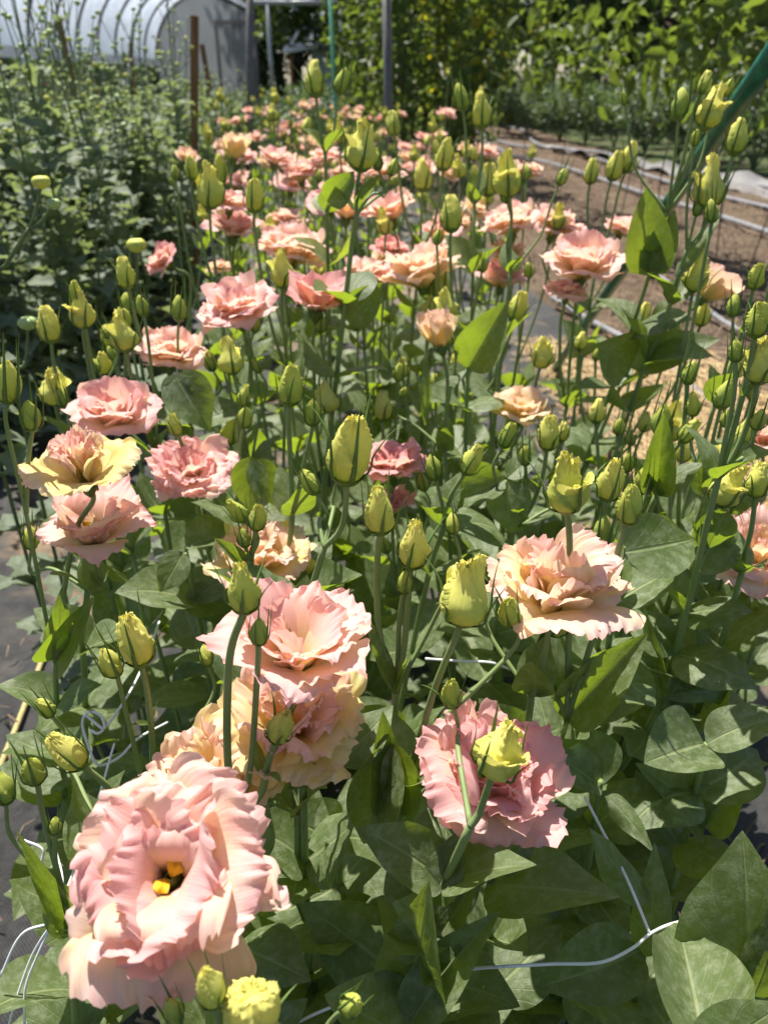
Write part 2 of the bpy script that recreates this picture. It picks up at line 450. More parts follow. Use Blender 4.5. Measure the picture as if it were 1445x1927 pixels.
for i in range(8):
    rr = np.random.default_rng(100 + i)
    prm = dict(W=rr.uniform(.30, .385), droop=rr.uniform(-.2, .9), fold=rr.uniform(.08, .36), wave=rr.uniform(.015, .045), acum=rr.uniform(.25, .8), cup=rr.uniform(-.45, .55))
    P, uv = leaf_geo(seed=i, nv=25, nu=13, **prm)
    LEAF_V.append(MB().grid(P, 0, uv=uv).mesh('leaf', M['leaf']))
    P, uv = leaf_geo(seed=i, nv=8, nu=5, **prm)
    LEAF_G.append(MB().grid(P, 0, uv=uv).geo())
# upper narrow leaves
for i in range(3):
    P, uv = leaf_geo(seed=30 + i, nv=15, nu=7, W=.17, droop=[-.5, .2, .6][i], fold=.45, wave=.02, acum=1)
    LEAF_V.append(MB().grid(P, 0, uv=uv).mesh('leaf', M['leaf']))

def petal_geo(L, W, th0, th1, curl=0, cup=.15, ruf=.12, fringe=.05, point=0, seed=0, r0=.003, z0=.004, nv=15, nu=27, phi=0, roll=0, bpow=1.0):
    r = np.random.default_rng(seed)
    v = np.linspace(0, 1, nv) ** .9; t = np.linspace(-1, 1, nu)
    vv, tt = np.meshgrid(v, t, indexing='ij')
    ph = r.uniform(0, 6.28, 10)
    jag = fringe * (1.1 * np.sin(6 * t + ph[0]) + .6 * np.sin(21 * t + ph[1]) + .7 * np.sin(39 * t + ph[2])) * .5
    lt = 1 - (.22 if not point else .10) * np.abs(t) ** 2.4 - point * np.abs(t) ** 1.1 * .5 + jag
    S = vv * (1 + (lt[None, :] - 1) * vv ** 1.5)
    fine = np.linspace(0, 1.25, 120)
    th = np.radians(th0 + (th1 - th0) * np.clip(fine, 0, 1.2) ** bpow + curl * np.clip((fine - .6) / .4, 0, 1.3) ** 1.6)
    ds = fine[1] * L
    rc = r0 + np.concatenate([[0], np.cumsum(np.sin(th)[:-1] * ds)]); zc = z0 + np.concatenate([[0], np.cumsum(np.cos(th)[:-1] * ds)])
    R = np.interp(S, fine, rc); Z = np.interp(S, fine, zc); T = np.interp(S, fine, th)
    w = W * (.16 + .84 * np.sin(np.pi / 2 * np.clip(S / .78, 0, 1)) ** 1.3)
    w = w * (1 - (.25 + .6 * point) * np.clip((S - .66) / .36, 0, 1) ** 1.6)
    x = tt * w
    e = np.clip(S, 0, 1.1) ** 1.8 * (.35 + .65 * np.abs(tt) ** 1.5) + .25 * np.clip((S - .6) / .4, 0, 1) ** 2
    k = r.uniform(.85, 1.2, 4)
    d = ruf * W * e * (1.15 * np.sin(2.7 * k[0] * tt + ph[3] + 2.0 * S) + .55 * np.sin(5.6 * k[1] * tt + ph[4] - 1.5 * S) + .16 * np.sin(11 * k[2] * tt + ph[5]) * np.clip(S, 0, 1) ** 2)
    # short frill waves right at the margin
    mg = np.clip((np.maximum(S / np.maximum(lt[None, :], .3), np.abs(tt) * np.clip(S * 1.6, 0, 1)) - .78) / .22, 0, 1)
    d += W * .045 * mg * (np.sin(24 * tt + ph[6] + 9 * S) + .6 * np.sin(37 * tt + ph[9]))
    d += cup * x * x / W
    xx = x + ruf * W * .35 * e * np.sin(6 * S + 7 * tt + ph[7])
    rl = roll * tt * S
    n_r, n_z = -np.cos(T + rl), np.sin(T + rl)
    RR = R + d * n_r; ZZ = Z + d * n_z
    c, s_ = math.cos(phi), math.sin(phi)
    tw = phi
    X = RR * c - xx * s_; Y = RR * s_ + xx * c
    return np.stack([X, Y, ZZ], -1), ((tt + 1) / 2, np.clip(S, 0, 1))

def bloom(kind, seed, hi=True):
    """list of (points, uv) petals for one bloom, axis +Z, about 85 mm across"""
    r = np.random.default_rng(seed * 7 + 1)
    nv, nu = (18, 43) if hi else (10, 17)
    out = []
    def whorl(n, L, W, th0, th1, off, jit=.30, **kw):
        for i in range(n):
            a = off + 2 * math.pi * i / n + r.uniform(-jit, jit)
            k = dict(kw)
            k['ruf'] = kw.get('ruf', .16) * r.uniform(.8, 1.25); k['curl'] = kw.get('curl', 0) * r.uniform(.4, 1.5) + r.uniform(-8, 8)
            out.append(petal_geo(L * r.uniform(.80, 1.14), W * r.uniform(.80, 1.12), th0, th1 + r.uniform(-20, 18), seed=int(r.integers(1e6)), phi=a, nv=nv, nu=nu, roll=r.uniform(-.45, .45), **k))
    if kind == 'open':
        whorl(5, .051, .035, 20, 108, 0, curl=24, ruf=.17, fringe=.05, cup=-.04)
        whorl(5, .048, .034, 12, 84, .6, curl=38, ruf=.18, fringe=.055, cup=.0)
        whorl(5, .045, .028, 4, 52, .2, curl=78, ruf=.18, fringe=.055, cup=.08, bpow=1.5)
        whorl(3, .038, .018, 2, 30, .9, curl=95, ruf=.2, fringe=.05, cup=.15, bpow=1.6)
    elif kind == 'double':
        whorl(5, .049, .035, 26, 106, 0, curl=22, ruf=.17, fringe=.05, cup=-.05)
        whorl(5, .046, .033, 16, 80, .6, curl=26, ruf=.20, fringe=.06)
        whorl(5, .042, .027, 8, 50, .2, curl=36, ruf=.22, fringe=.06, cup=.15)
        whorl(4, .037, .020, 4, 24, .7, curl=36, ruf=.26, fringe=.07, cup=.25)
        whorl(3, .031, .013, 3, 8, .3, curl=28, ruf=.34, fringe=.08, cup=.2, r0=.002)
    elif kind == 'star':
        whorl(5, .054, .027, 30, 92, 0, curl=-10, ruf=.16, fringe=.025, point=.75, cup=.18)
        whorl(5, .051, .025, 18, 62, .6, curl=6, ruf=.18, fringe=.03, point=.65, cup=.25)
        whorl(4, .041, .020, 10, 56, .2, curl=30, ruf=.20, fringe=.05, point=.3, cup=.25)
        whorl(2, .028, .012, 6, 34, .2, curl=30, ruf=.26, fringe=.06, cup=.2)
    elif kind == 'cup':
        whorl(5, .046, .027, 45, 60, 0, curl=58, ruf=.12, fringe=.045, cup=.05)
        whorl(4, .044, .024, 14, 14, .5, curl=30, ruf=.26, fringe=.07, cup=.2)
        whorl(4, .040, .018, 8, 8, .2, curl=26, ruf=.36, fringe=.09, cup=.2)
        whorl(3, .036, .013, 4, 4, .2, curl=20, ruf=.42, fringe=.10, cup=.2)
    elif kind == 'ycup':
        whorl(4, .050, .026, 42, 2, 0, curl=8, ruf=.10, fringe=.045, cup=.35, bpow=.8)
        whorl(4, .047, .022, 36, -4, .6, curl=6, ruf=.16, fringe=.06, cup=.35, bpow=.8)
        whorl(3, .040, .016, 22, -2, .3, curl=8, ruf=.26, fringe=.08, cup=.3)
    elif kind == 'side':
        whorl(5, .051, .035, 36, 88, 0, curl=30, ruf=.16, fringe=.045, cup=-.02)
        whorl(5, .048, .031, 24, 50, .6, curl=46, ruf=.19, fringe=.055, cup=.08)
        whorl(4, .044, .026, 12, 30, .2, curl=46, ruf=.22, fringe=.06, cup=.18)
        whorl(4, .039, .019, 5, 12, .2, curl=42, ruf=.30, fringe=.08, cup=.25)
    return out
def centre_mb():
    mb = MB()
    a = np.linspace(0, 2 * np.pi, 10, endpoint=False)
    zs = [.004, .008, .014, .019, .022]; rs = [.003, .0045, .0042, .0025, .0012]
    mb.grid(np.array([np.stack([q * np.cos(a), q * np.sin(a), np.full(10, z)], -1) for q, z in zip(rs, zs)]), 0, close=True)
    for sx in (-1, 1):      # two-lobed yellow stigma
        P, uv = petal_geo(.0072, .0036, 40, 75, curl=30, cup=.3, ruf=.35, fringe=.08, seed=3 + sx, r0=.0005, z0=.021, nv=6, nu=9, phi=math.pi * (sx > 0) + .4)
        mb.grid(P, 1, uv=uv)
    for k in range(6):      # stamens
        an = k * 1.05 + .3
        p0 = np.array([.004 * math.cos(an), .004 * math.sin(an), .006]); p1 = np.array([.008 * math.cos(an), .008 * math.sin(an), .017])
        mb.tube([p0, (p0 + p1) / 2, p1], [.0005] * 3, 5, 0)
        mb.tube([p1 + [0, 0, -.001], p1 + [0, 0, .001], p1 + [.001, 0, .003]], [.0010, .0014, .0008], 6, 1)
    return mb
def calyx_mb(seed=0, L=.026):
    r = np.random.default_rng(seed); mb = MB()
    a = np.linspace(0, 2 * np.pi, 12, endpoint=False)
    rs = [.0018, .0045, .0062, .0068]; zs = [-.008, -.004, .001, .007]
    mb.grid(np.array([np.stack([q * np.cos(a), q * np.sin(a), np.full(12, z)], -1) for q, z in zip(rs, zs)]), 0, close=True)
    for k in range(5):
        an = k * 1.2566 + r.uniform(-.2, .2); out = r.uniform(.2, 1.2)
        pts = []
        for s in np.linspace(0, 1, 7):
            rad = .0066 + .001 * s + out * .010 * s * s; pts.append((rad * math.cos(an), rad * math.sin(an), -.002 + L * s * (1 - .35 * out * s)))
        strip(mb, pts, .0016, an, 0)
    return mb
def strip(mb, pts, w, an, mi):
    """thin tapering sepal with a keel"""
    P = np.array(pts, float); n = len(P)
    side = np.array([-math.sin(an), math.cos(an), 0]); outw = np.array([math.cos(an), math.sin(an), 0])
    ws = w * (1 - np.linspace(0, 1, n) ** 1.3 * .88)
    rows = np.stack([P - side * ws[:, None], P + outw * ws[:, None] * .7, P + side * ws[:, None], P - outw * ws[:, None] * .15], 1)
    mb.grid(rows, mi, close=True)

def bud_geo(kind, seed, hi=True):
    """bud body of height 1 on +Z; returns (body MB, sepal strips list)"""
    r = np.random.default_rng(seed)
    nz, na = (34, 56) if hi else (17, 24)
    z = np.linspace(0, 1, nz); a = np.linspace(0, 2 * np.pi, na, endpoint=False)
    zz, aa = np.meshgrid(z, a, indexing='ij')
    if kind == 'big':      # plump base, folded crest
        prof = np.interp(z, [0, .06, .2, .36, .5, .64, .78, .9, 1], [.06, .22, .32, .335, .27, .19, .14, .125, .10])
    elif kind == 'frill':
        prof = np.interp(z, [0, .08, .25, .45, .65, .8, .92, 1], [.10, .28, .38, .40, .36, .34, .30, .16])
    elif kind == 'mid':
        prof = np.interp(z, [0, .06, .2, .38, .55, .7, .85, .95, 1], [.06, .18, .262, .278, .25, .20, .14, .11, .06])
    else:                   # tiny, closed
        prof = np.interp(z, [0, .08, .25, .45, .65, .82, .94, 1], [.08, .20, .27, .28, .23, .16, .09, .02])
    if hi: prof = np.convolve(np.pad(prof, 2, 'edge'), np.ones(5) / 5, 'valid')
    tw = r.uniform(.5, 1.1)
    saw = (aa * 3 / (2 * np.pi) + tw * zz + r.uniform()) % 1.0
    R = prof[:, None] * (1 + (.24 * saw - .07) * np.clip(zz * 4, 0, 1))
    fl = r.uniform(0, 3.14)
    k2 = np.clip((zz - .45) / .5, 0, 1)
    R = R * (1 + (.34 if kind in ('big',) else .28 if kind == 'mid' else .1) * k2 * np.cos(2 * (aa - fl - .8 * zz)))
    # frilled petal edges: along the overlap seam and over the crest
    edge = np.clip((saw - .72) / .28, 0, 1) * np.clip((zz - .18) * 2.5, 0, 1)
    amp = {'big': 1.0, 'frill': .75, 'mid': .7, 'tiny': .15}[kind]
    hf = np.sin(58 * zz + r.uniform(0, 6)) + .7 * np.sin(91 * zz + 3 * aa)
    crest = np.clip((zz - .72) / .28, 0, 1)
    hf2 = np.sin(13 * aa + r.uniform(0, 6)) + .8 * np.sin(22 * aa + 9 * zz) + .6 * np.sin(7 * aa + 31 * zz)
    R = R + amp * (.026 * edge * (1 + hf) + .034 * crest * hf2)
    if kind == 'frill': R = R + .014 * np.clip((zz - .35) * 2, 0, 1) * (np.sin(17 * aa + 20 * zz) + np.sin(23 * aa - 31 * zz))
    Z = zz + amp * (.030 * crest * np.sin(10 * aa + r.uniform(0, 6)) + .02 * crest * np.sin(17 * aa)) + (.10 * k2 * np.cos(aa - fl) if kind == 'big' else 0)
    bx = r.uniform(-.10, .10) * zz ** 2; by = r.uniform(-.10, .10) * zz ** 2
    P = np.stack([R * np.cos(aa) + bx, R * np.sin(aa) + by, Z], -1)
    mb = MB().grid(P, 0, close=True)
    # inner folded crest closes the top
    inn = P[-1] * [.55, .55, 1] - [0, 0, .07]
    c = np.repeat(inn.mean(0, keepdims=True) - [0, 0, .05], na, 0)
    mb.grid(np.array([P[-1], inn, c]), 0, close=True, uv=np.meshgrid(np.linspace(0, 1, na + 1), [1, .9, .8]))
    if kind == 'big':       # one or two petal lobes standing off the shoulder
        for q in range(r.integers(1, 3)):
            pg, uv = petal_geo(.75, .30, 40, 20, curl=r.uniform(0, 70), cup=.5, ruf=.10, fringe=.05, seed=int(r.integers(1e6)), r0=.10, z0=.06, nv=12 if hi else 6, nu=15 if hi else 7, phi=r.uniform(0, 6.28), bpow=.7)
            pg[..., :2] *= .92
            mb.grid(pg, 0, uv=uv)
    seps = []
    Ls = {'big': (.75, 1.1), 'frill': (.3, .6), 'mid': (1.0, 1.35), 'tiny': (1.4, 1.9)}[kind]
    for k in range(5):
        an = k * 1.2566 + r.uniform(-.25, .25); Lk = r.uniform(*Ls); outk = r.uniform(.0, .55) if kind != 'tiny' else r.uniform(.0, .22)
        pts = []
        for s in np.linspace(0, 1, 10):
            zq = .02 + s * Lk
            pr = np.interp(min(zq, 1), z, prof) if zq < .4 else np.interp(.4, z, prof)
            ff = max(0, s - .35)
            rad = (pr * 1.16 + .012) + outk * ff * 1.2 - (.10 * min(ff, .4) if outk < .2 else 0)
            pts.append((rad * math.cos(an + .15 * s), rad * math.sin(an + .15 * s), zq - outk * ff * ff * 1.1))
        sm = MB(); strip(sm, pts, .045 if kind != 'tiny' else .06, an, 0)
        seps.append(sm)
    base = MB(); a2 = np.linspace(0, 2 * np.pi, 14, endpoint=False)
    base.grid(np.array([np.stack([q * np.cos(a2), q * np.sin(a2), np.full(14, zq)], -1) for q, zq in ((.06, -.05), (.16, -.01), (.215, .05), (.25, .10))]), 0, close=True)
    return mb, seps, base

BLOOM = {}       # hi: kind -> list of variants, each a list of petal meshes
BLOOM_LO = {}    # one merged mesh
for kind in ('open', 'double', 'star', 'cup', 'ycup', 'side'):
    BLOOM[kind] = []
    for sd in range(2 if kind in ('cup', 'ycup') else 3):
        BLOOM[kind].append([MB().grid(P, 0, uv=uv).mesh('petal', M['petal']) for P, uv in bloom(kind, sd + 20)])
    BLOOM_LO[kind] = []
    for sd in range(2):
        mb = MB()
        for P, uv in bloom(kind, sd + 50, hi=False): mb.grid(P, 0, uv=uv)
        mb.add(calyx_mb(sd).geo(), mi=1)
        BLOOM_LO[kind].append(mb.mesh('flower', [M['petal'], M['sepal']]))
M['pistil'] = plain('green_pistil', (.16, .22, .04), (.12, .17, .03), 300, .5, .3)
CENTRE = centre_mb().mesh('stigma', [M['pistil'], M['stigma']])
CALYX = [calyx_mb(i).mesh('flower', M['sepal']) for i in range(3)]
BUD, BUD_LO = {}, {}
for kind in ('big', 'frill', 'mid', 'tiny'):
    BUD[kind], BUD_LO[kind] = [], []
    for sd in range(4):
        b, s_, base = bud_geo(kind, sd + 3)
        BUD[kind].append((b.mesh('bud', M['bud']), [q.mesh('sepal', M['sepal']) for q in s_], base.mesh('calyx', M['sepal'])))
        b, s_, base = bud_geo(kind, sd + 3, hi=False)
        for q in s_: b.add(q.geo(), mi=1)
        b.add(base.geo(), mi=1)
        BUD_LO[kind].append(b.mesh('bud', [M['bud'], M['sepal']]))

def axis_matrix(pos, axis, spin, scale):
    q = Vector(axis).normalized().to_track_quat('Z', 'Y')
    return Matrix.Translation(pos) @ q.to_matrix().to_4x4() @ Matrix.Rotation(spin, 4, 'Z') @ Matrix.Scale(scale, 4)
def leaf_matrix(pos, az, el, L, ws=1.0, roll=0.0):
    """leaf leaving pos toward azimuth az, raised by el"""
    return (Matrix.Translation(pos) @ Matrix.Rotation(az - math.pi / 2, 4, 'Z') @ Matrix.Rotation(el, 4, 'X') @ Matrix.Rotation(roll, 4, 'Y')
            @ Matrix.Diagonal((L * ws, L, L, 1)))

# ------------------------------------------------------------------ lisianthus plants
PR = random.Random(21)
BED = 'lisianthus plants in the flower bed'
UP = Vector((0, 0, 1))
BLOOMS = ('open', 'double', 'star', 'cup', 'ycup', 'side')
def head_axis(kind, opt, frm, pos):
    if 'ax' in opt: return Vector(opt['ax']).normalized()
    if kind in BLOOMS:
        tilt = {'open': .35, 'star': .15, 'double': .05, 'side': -.1, 'cup': .0, 'ycup': .0}[kind]
        return Vector((PR.uniform(-.25, .25), -tilt, 1)).normalized()
    return ((pos - frm).normalized() * .8 + UP * .6 + Vector((PR.uniform(-.2, .2), PR.uniform(-.15, .15), 0))).normalized()

def place_head(root, off, kind, pos, axis, scale, opt, near):
    """flower or bud part with sub-parts; pos is the attachment point"""
    spin = opt.get('spin', PR.uniform(0, 6.28))
    m = axis_matrix(pos - off, axis, spin, scale)
    var = opt.get('v', PR.randrange(6))
    if kind in BLOOMS:
        c = (opt.get('p', .6), opt.get('deep', .0), {'open': 1, 'star': .8}.get(kind, opt.get('dark', 0)), 1)
        if near:
            fl = link('flower', CALYX[var % 3], root, m)
            for pm in BLOOM[kind][var % len(BLOOM[kind])]:
                cc = (min(1, max(0, c[0] + PR.uniform(-.12, .12) - (.4 if PR.random() < .18 else 0))), c[1], c[2], 1)
                if opt.get('outer') is not None and pm in BLOOM[kind][var % len(BLOOM[kind])][:6]:
                    cc = (opt['outer'] + PR.uniform(-.1, .1), c[1] * .3, c[2], 1)
                link('petal', pm, fl, color=cc)
            if kind in ('open', 'star') and not opt.get('nost'): link('stigma', CENTRE, fl)
        else:
            link('flower', BLOOM_LO[kind][var % 2], root, m, color=c)
    else:
        c = (opt.get('y', {'big': .8, 'frill': .95, 'mid': .45, 'tiny': .15}[kind]), opt.get('peach', 0), PR.random(), 1)
        if near:
            b, seps, base = BUD[kind][var % 4]
            o = link('bud', b, root, m, color=c)
            link('calyx', base, o)
            for s in seps: link('sepal', s, o)
        else:
            link('bud', BUD_LO[kind][var % 4], root, m, color=c)

def head_scale(kind, wpx, d):
    if d > .9: wpx = wpx * 1.2
    return wpx * d / F / (.091 if kind in ('open', 'double', 'star', 'side') else .066 if kind == 'cup' else .052 if kind == 'ycup' else 1.02)

STEM_R = .0022
def plant(label, d, heads, path=None, hero=(), lsc=1.0, nmax=7, top_leaf=True, group=BED, az0=None):
    near = d <= .66
    W = [at(h[1], h[2], d) if i == 0 else None for i, h in enumerate(heads)]
    Y0 = W[0].y
    W = [at_y(h[1], h[2], Y0 + (h[4].get('dy', 0) if len(h) > 4 else 0)) for h in heads]
    if path: pts = [at_y(x, y, Y0 + .012 * i) for i, (x, y) in enumerate(path)]
    else:
        c = sum(W, Vector()) / len(W)
        low = min(w.z for w in W)
        pts = [Vector((c.x + PR.uniform(-.012, .012), c.y + PR.uniform(-.01, .01), low - PR.uniform(.10, .14)))]
    last = pts[-1]
    if len(pts) > 1:
        dv = pts[-1] - pts[-2]; sl = max(-.3, min(.3, dv.x / min(dv.z, -1e-3)))
    else: sl = PR.uniform(-.12, .12)
    base = Vector((last.x - sl * last.z * .55, last.y + PR.uniform(-.02, .03), .012))
    mid = last.lerp(base, .5) + Vector((sl * -.1 * last.z, 0, 0))
    root = empty('lisianthus_plant', base, label, 'flower plant', group)
    mb = MB()
    main = spline(pts + [mid, base], 8)
    k = len(main)
    mb.tube([p - np.array(base) for p in main], np.linspace(STEM_R * 1.0, STEM_R * 1.45, k), 8, 0)
    fork = pts[0]
    for i, h in enumerate(heads):
        kind, px, py, wpx = h[:4]; opt = h[4] if len(h) > 4 else {}
        pos = W[i]; sc = head_scale(kind, wpx, d)
        frm = fork
        if 'via' in opt:
            via = [at_y(x, y, pos.y * (1 - (j + 1) / (len(opt['via']) + 1)) + fork.y * (j + 1) / (len(opt['via']) + 1)) for j, (x, y) in enumerate(opt['via'])]
        else: via = []
        start = fork
        if 'join' in opt: start = at_y(*opt['join'], fork.y)
        ax = head_axis(kind, opt, via[0] if via else start, pos)
        if kind in BLOOMS: att = pos - ax * .017 * sc if kind in ('open', 'star', 'double') else pos - ax * (.024 * sc)
        else: att = pos - ax * (.48 * sc)
        neck = att - ax * (.012 * sc if kind in BLOOMS else .06 * sc)
        under = neck - ax * (.022) if not via else None
        ctl = [att, neck] + ([under] if under is not None else []) + via + [start]
        if under is not None and not via:
            ctl.insert(3, under.lerp(start, .55) + Vector(((under.x - start.x) * .22, (under.y - start.y) * .22, 0)))
        cur = spline(ctl, 7)
        mb.tube([p - np.array(base) for p in cur], np.interp(np.linspace(0, 1, len(cur)), [0, .06, .2, 1], [STEM_R * 1.15, STEM_R * .95, STEM_R * .78, STEM_R * .95]) * (1 if kind != 'tiny' else .8), 8, 0)
        place_head(root, base, kind, att, ax, sc, opt, near)
        # a pair of small bracts half way up the branch
        if near and kind != 'tiny' and not opt.get('nobract') and PR.random() < .6:
            q = Vector(cur[int(len(cur) * .62)]); a0 = PR.uniform(0, 6.28)
            for s in (0, math.pi):
                link('leaf', LEAF_V[8 + PR.randrange(3)], root, leaf_matrix(q - base, a0 + s, PR.uniform(.6, 1.0), PR.uniform(.014, .026), .8))
    for q in range(PR.choice([0, 1, 1, 2]) if d < .9 else 0):
        up_ = max(w.z for w in W) - fork.z
        tipp = fork + Vector((PR.uniform(-.05, .05), PR.uniform(-.01, .06), up_ * PR.uniform(.35, .95)))
        ax = (UP + Vector((PR.uniform(-.4, .4), PR.uniform(-.3, .3), 0))).normalized(); hs = PR.uniform(.013, .022)
        cur = spline([tipp, tipp - ax * .02, fork.lerp(tipp, .4) + Vector(((tipp.x - fork.x) * .25, (tipp.y - fork.y) * .25, 0)), fork], 7)
        mb.tube([p - np.array(base) for p in cur], np.linspace(STEM_R * .5, STEM_R * .75, len(cur)), 7, 0)
        place_head(root, base, 'tiny' if hs < .019 else 'mid', tipp, ax, hs, dict(y=PR.uniform(.1, .5)), near)
    link('stem', mb.mesh('stem', M['stem']), root)
    # leaf pairs down the main stem
    fol = MB() if not near else None
    a0 = az0 if az0 is not None else PR.uniform(0, 6.28)
    dist, node, tot = 0.0, 0, 0
    L_all = sum(np.linalg.norm(main[i + 1] - main[i]) for i in range(k - 1))
    nxt = 0.0 if top_leaf else .05
    for i in range(k - 1):
        tot = dist
        if dist >= nxt and node < nmax and main[i][2] > .035:
            f = min(1, dist / max(L_all, .2))
            for s in (0, math.pi):
                if node and PR.random() < .08: continue
                L = lsc * (.043 + .028 * min(1, dist / .16)) * PR.uniform(.82, 1.15)
                el = (1.0 - .85 * min(1, dist / .25)) * PR.uniform(.7, 1.1) + PR.uniform(-.1, .25)
                mtx = leaf_matrix(Vector(main[i]) - base, a0 + s + PR.uniform(-.25, .25), el, L, PR.uniform(.88, 1.2) * (.8 if node == 0 else 1), PR.uniform(-.4, .4))
                if near: link('leaf', LEAF_V[PR.randrange(8)], root, mtx)
                else: fol.add(LEAF_G[PR.randrange(8)], mtx)
            a0 += math.pi / 2 + PR.uniform(-.3, .3)
            node += 1; nxt = dist + PR.uniform(.050, .072)
        dist += float(np.linalg.norm(main[i + 1] - main[i]))
    for hl in hero:
        bx, by, tx, ty, w = hl[:5]; dz = hl[5] if len(hl) > 5 else 0; up = hl[6] if len(hl) > 6 else .3; vi = hl[7] if len(hl) > 7 else PR.choice([0, 1, 2, 5])
        b_ = at_y(bx, by, fork.y); t_ = at_y(tx, ty, fork.y + dz)
        yv = (t_ - b_); L = yv.length * 1.06; yv.normalize()
        nrm = (CAMP - b_).normalized() * (1 - up) + UP * up
        zv = (nrm - yv * nrm.dot(yv)).normalized(); xv = yv.cross(zv)
        dd = (b_ - CAMP).length
        ws = (w * dd / F) / (2 * .33 * L)
        R = Matrix((xv, yv, zv)).transposed().to_4x4()
        mtx = Matrix.Translation(b_ - base) @ R @ Matrix.Diagonal((L * ws, L, L, 1))
        if near: link('leaf', LEAF_V[vi], root, mtx)
        else: fol.add(LEAF_G[min(vi, 7)], mtx)
    if fol is not None and fol.n: link('foliage', fol.mesh('foliage', M['leaf']), root)
    return root

# ---- the plants one can single out (picture points, real distance)
plant('lisianthus with the large wide open pink bloom and yellow stigma near the lower left corner', .30,
      [('open', 322, 1655, 430, dict(p=1.0, ax=(.08, -.55, 1), outer=.62, v=1, spin=.5))], [(390, 1790), (400, 2050)])
plant('lisianthus with a frilled lemon yellow bud at the bottom edge below the open pink bloom', .27,
      [('frill', 478, 1900, 125, dict(v=1)), ('mid', 396, 1860, 90, dict(y=.7)), ('tiny', 326, 1905, 62)], [(430, 2100), (430, 2300)], top_leaf=False)
plant('lisianthus with the full peach bloom behind and above the open pink bloom at lower left', .42,
      [('double', 395, 1468, 275, dict(p=.52, ax=(-.1, -.05, 1)))], [(410, 1640), (420, 1800)])
plant('lisianthus with three thin bud stems rising in front of the lower left peach bloom', .325,
      [('mid', 460, 1108, 108, dict(y=.55, via=[(432, 1240), (428, 1420)])), ('tiny', 488, 1190, 62, dict(via=[(483, 1290), (470, 1450)])),
       ('mid', 527, 1368, 92, dict(y=.6, via=[(503, 1440), (490, 1495)], ax=(.25, -.1, 1)))], [(442, 1548), (446, 1700)], top_leaf=False)
plant('lisianthus with a lemon yellow bud beside a smaller green bud before black fabric at left', .42,
      [('mid', 256, 1206, 108, dict(y=.95)), ('tiny', 208, 1248, 68, dict(y=.6, via=[(235, 1330), (258, 1430)]))], [(276, 1520), (300, 1640)], top_leaf=False)
plant('lisianthus with a plump yellow bud leaning left at the lower left edge', .42,
      [('mid', 126, 1416, 92, dict(y=.95, ax=(-.5, -.1, 1)))], [(180, 1545), (190, 1700)])
plant('lisianthus with one slim green bud at the left edge, beside the plump yellow bud', .36,
      [('tiny', 62, 1450, 70, dict(via=[(82, 1540), (110, 1650)])), ('tiny', 104, 1555, 40)], [(136, 1760), (142, 1930)], hero=[(130, 1750, 40, 1580, 30, .0, .2)])
plant('lisianthus with a pink bloom of pointed petals in the middle of the lower half', .38,
      [('star', 560, 1222, 370, dict(p=.86, ax=(.15, .0, 1), v=1, nost=1))], [(570, 1480), (575, 1650)])
plant('lisianthus with a pink and cream bloom directly under the pointed pink bloom', .41,
      [('side', 550, 1352, 295, dict(p=.66, outer=.1, ax=(.2, -.3, 1)))], [(560, 1530), (560, 1700)], hero=[(640, 1440, 735, 1330, 75, .03)])
plant('lisianthus with the big ruffled pink bloom behind a fat yellow bud, lower right of centre', .41,
      [('double', 925, 1475, 315, dict(p=.88, deep=.25, ax=(.3, -.1, 1), v=0))], [(924, 1640), (920, 1930)], hero=[(915, 1665, 1150, 1680, 120, -.03, .6), (915, 1660, 760, 1640, 60, .02, .5)])
plant('lisianthus with the fat yellow bud held in front of the big ruffled pink bloom', .335,
      [('big', 942, 1412, 132, dict(y=.92, v=0, ax=(.15, -.05, 1), nobract=1))], [(885, 1555), (812, 1720), (760, 1880)], top_leaf=False,
      hero=[(812, 1700, 870, 1560, 60, .02, .1), (805, 1722, 745, 1700, 80, -.01, .2), (770, 1860, 800, 1690, 100, -.02, .1, 0), (775, 1870, 900, 1650, 80, .02, .2)])
plant('lisianthus with a broad peach bloom seen from the side behind two upright bud stems', .43,
      [('side', 1048, 1098, 300, dict(p=.58, ax=(.05, .05, 1), v=1, outer=.5))], [(1000, 1310), (985, 1450)])
plant('lisianthus with two green buds on tall stems crossing in front of the broad peach bloom', .41,
      [('big', 1066, 912, 118, dict(y=.6, v=1, via=[(1072, 1030), (1070, 1200)])), ('mid', 1186, 952, 82, dict(y=.3, via=[(1170, 1010), (1122, 1180)]))],
      [(1066, 1355), (1038, 1450), (1010, 1600)], top_leaf=False, hero=[(1066, 1355, 1212, 1200, 80, .01, .05, 1), (1062, 1355, 1036, 1165, 32, .02, .1, 5)])
plant('lisianthus with a yellow bud over a tuft of green sepals, behind the broad peach bloom', .50,
      [('mid', 1150, 905, 84, dict(y=.7)), ('tiny', 1138, 1000, 70, dict(y=0))], [(1140, 1130), (1110, 1300)])
plant('lisianthus with a fat yellow bud touching the left side of the broad peach bloom', .38,
      [('big', 880, 1118, 138, dict(y=.8, v=2, ax=(.15, 0, 1), via=[(855, 1205), (820, 1290)], nobract=1))], [(790, 1390), (757, 1500), (738, 1620)], top_leaf=False,
      hero=[(735, 1520, 720, 1340, 60, .01, .05), (742, 1400, 760, 1570, 78, -.01, .1), (735, 1400, 690, 1570, 88, -.01, .1)])
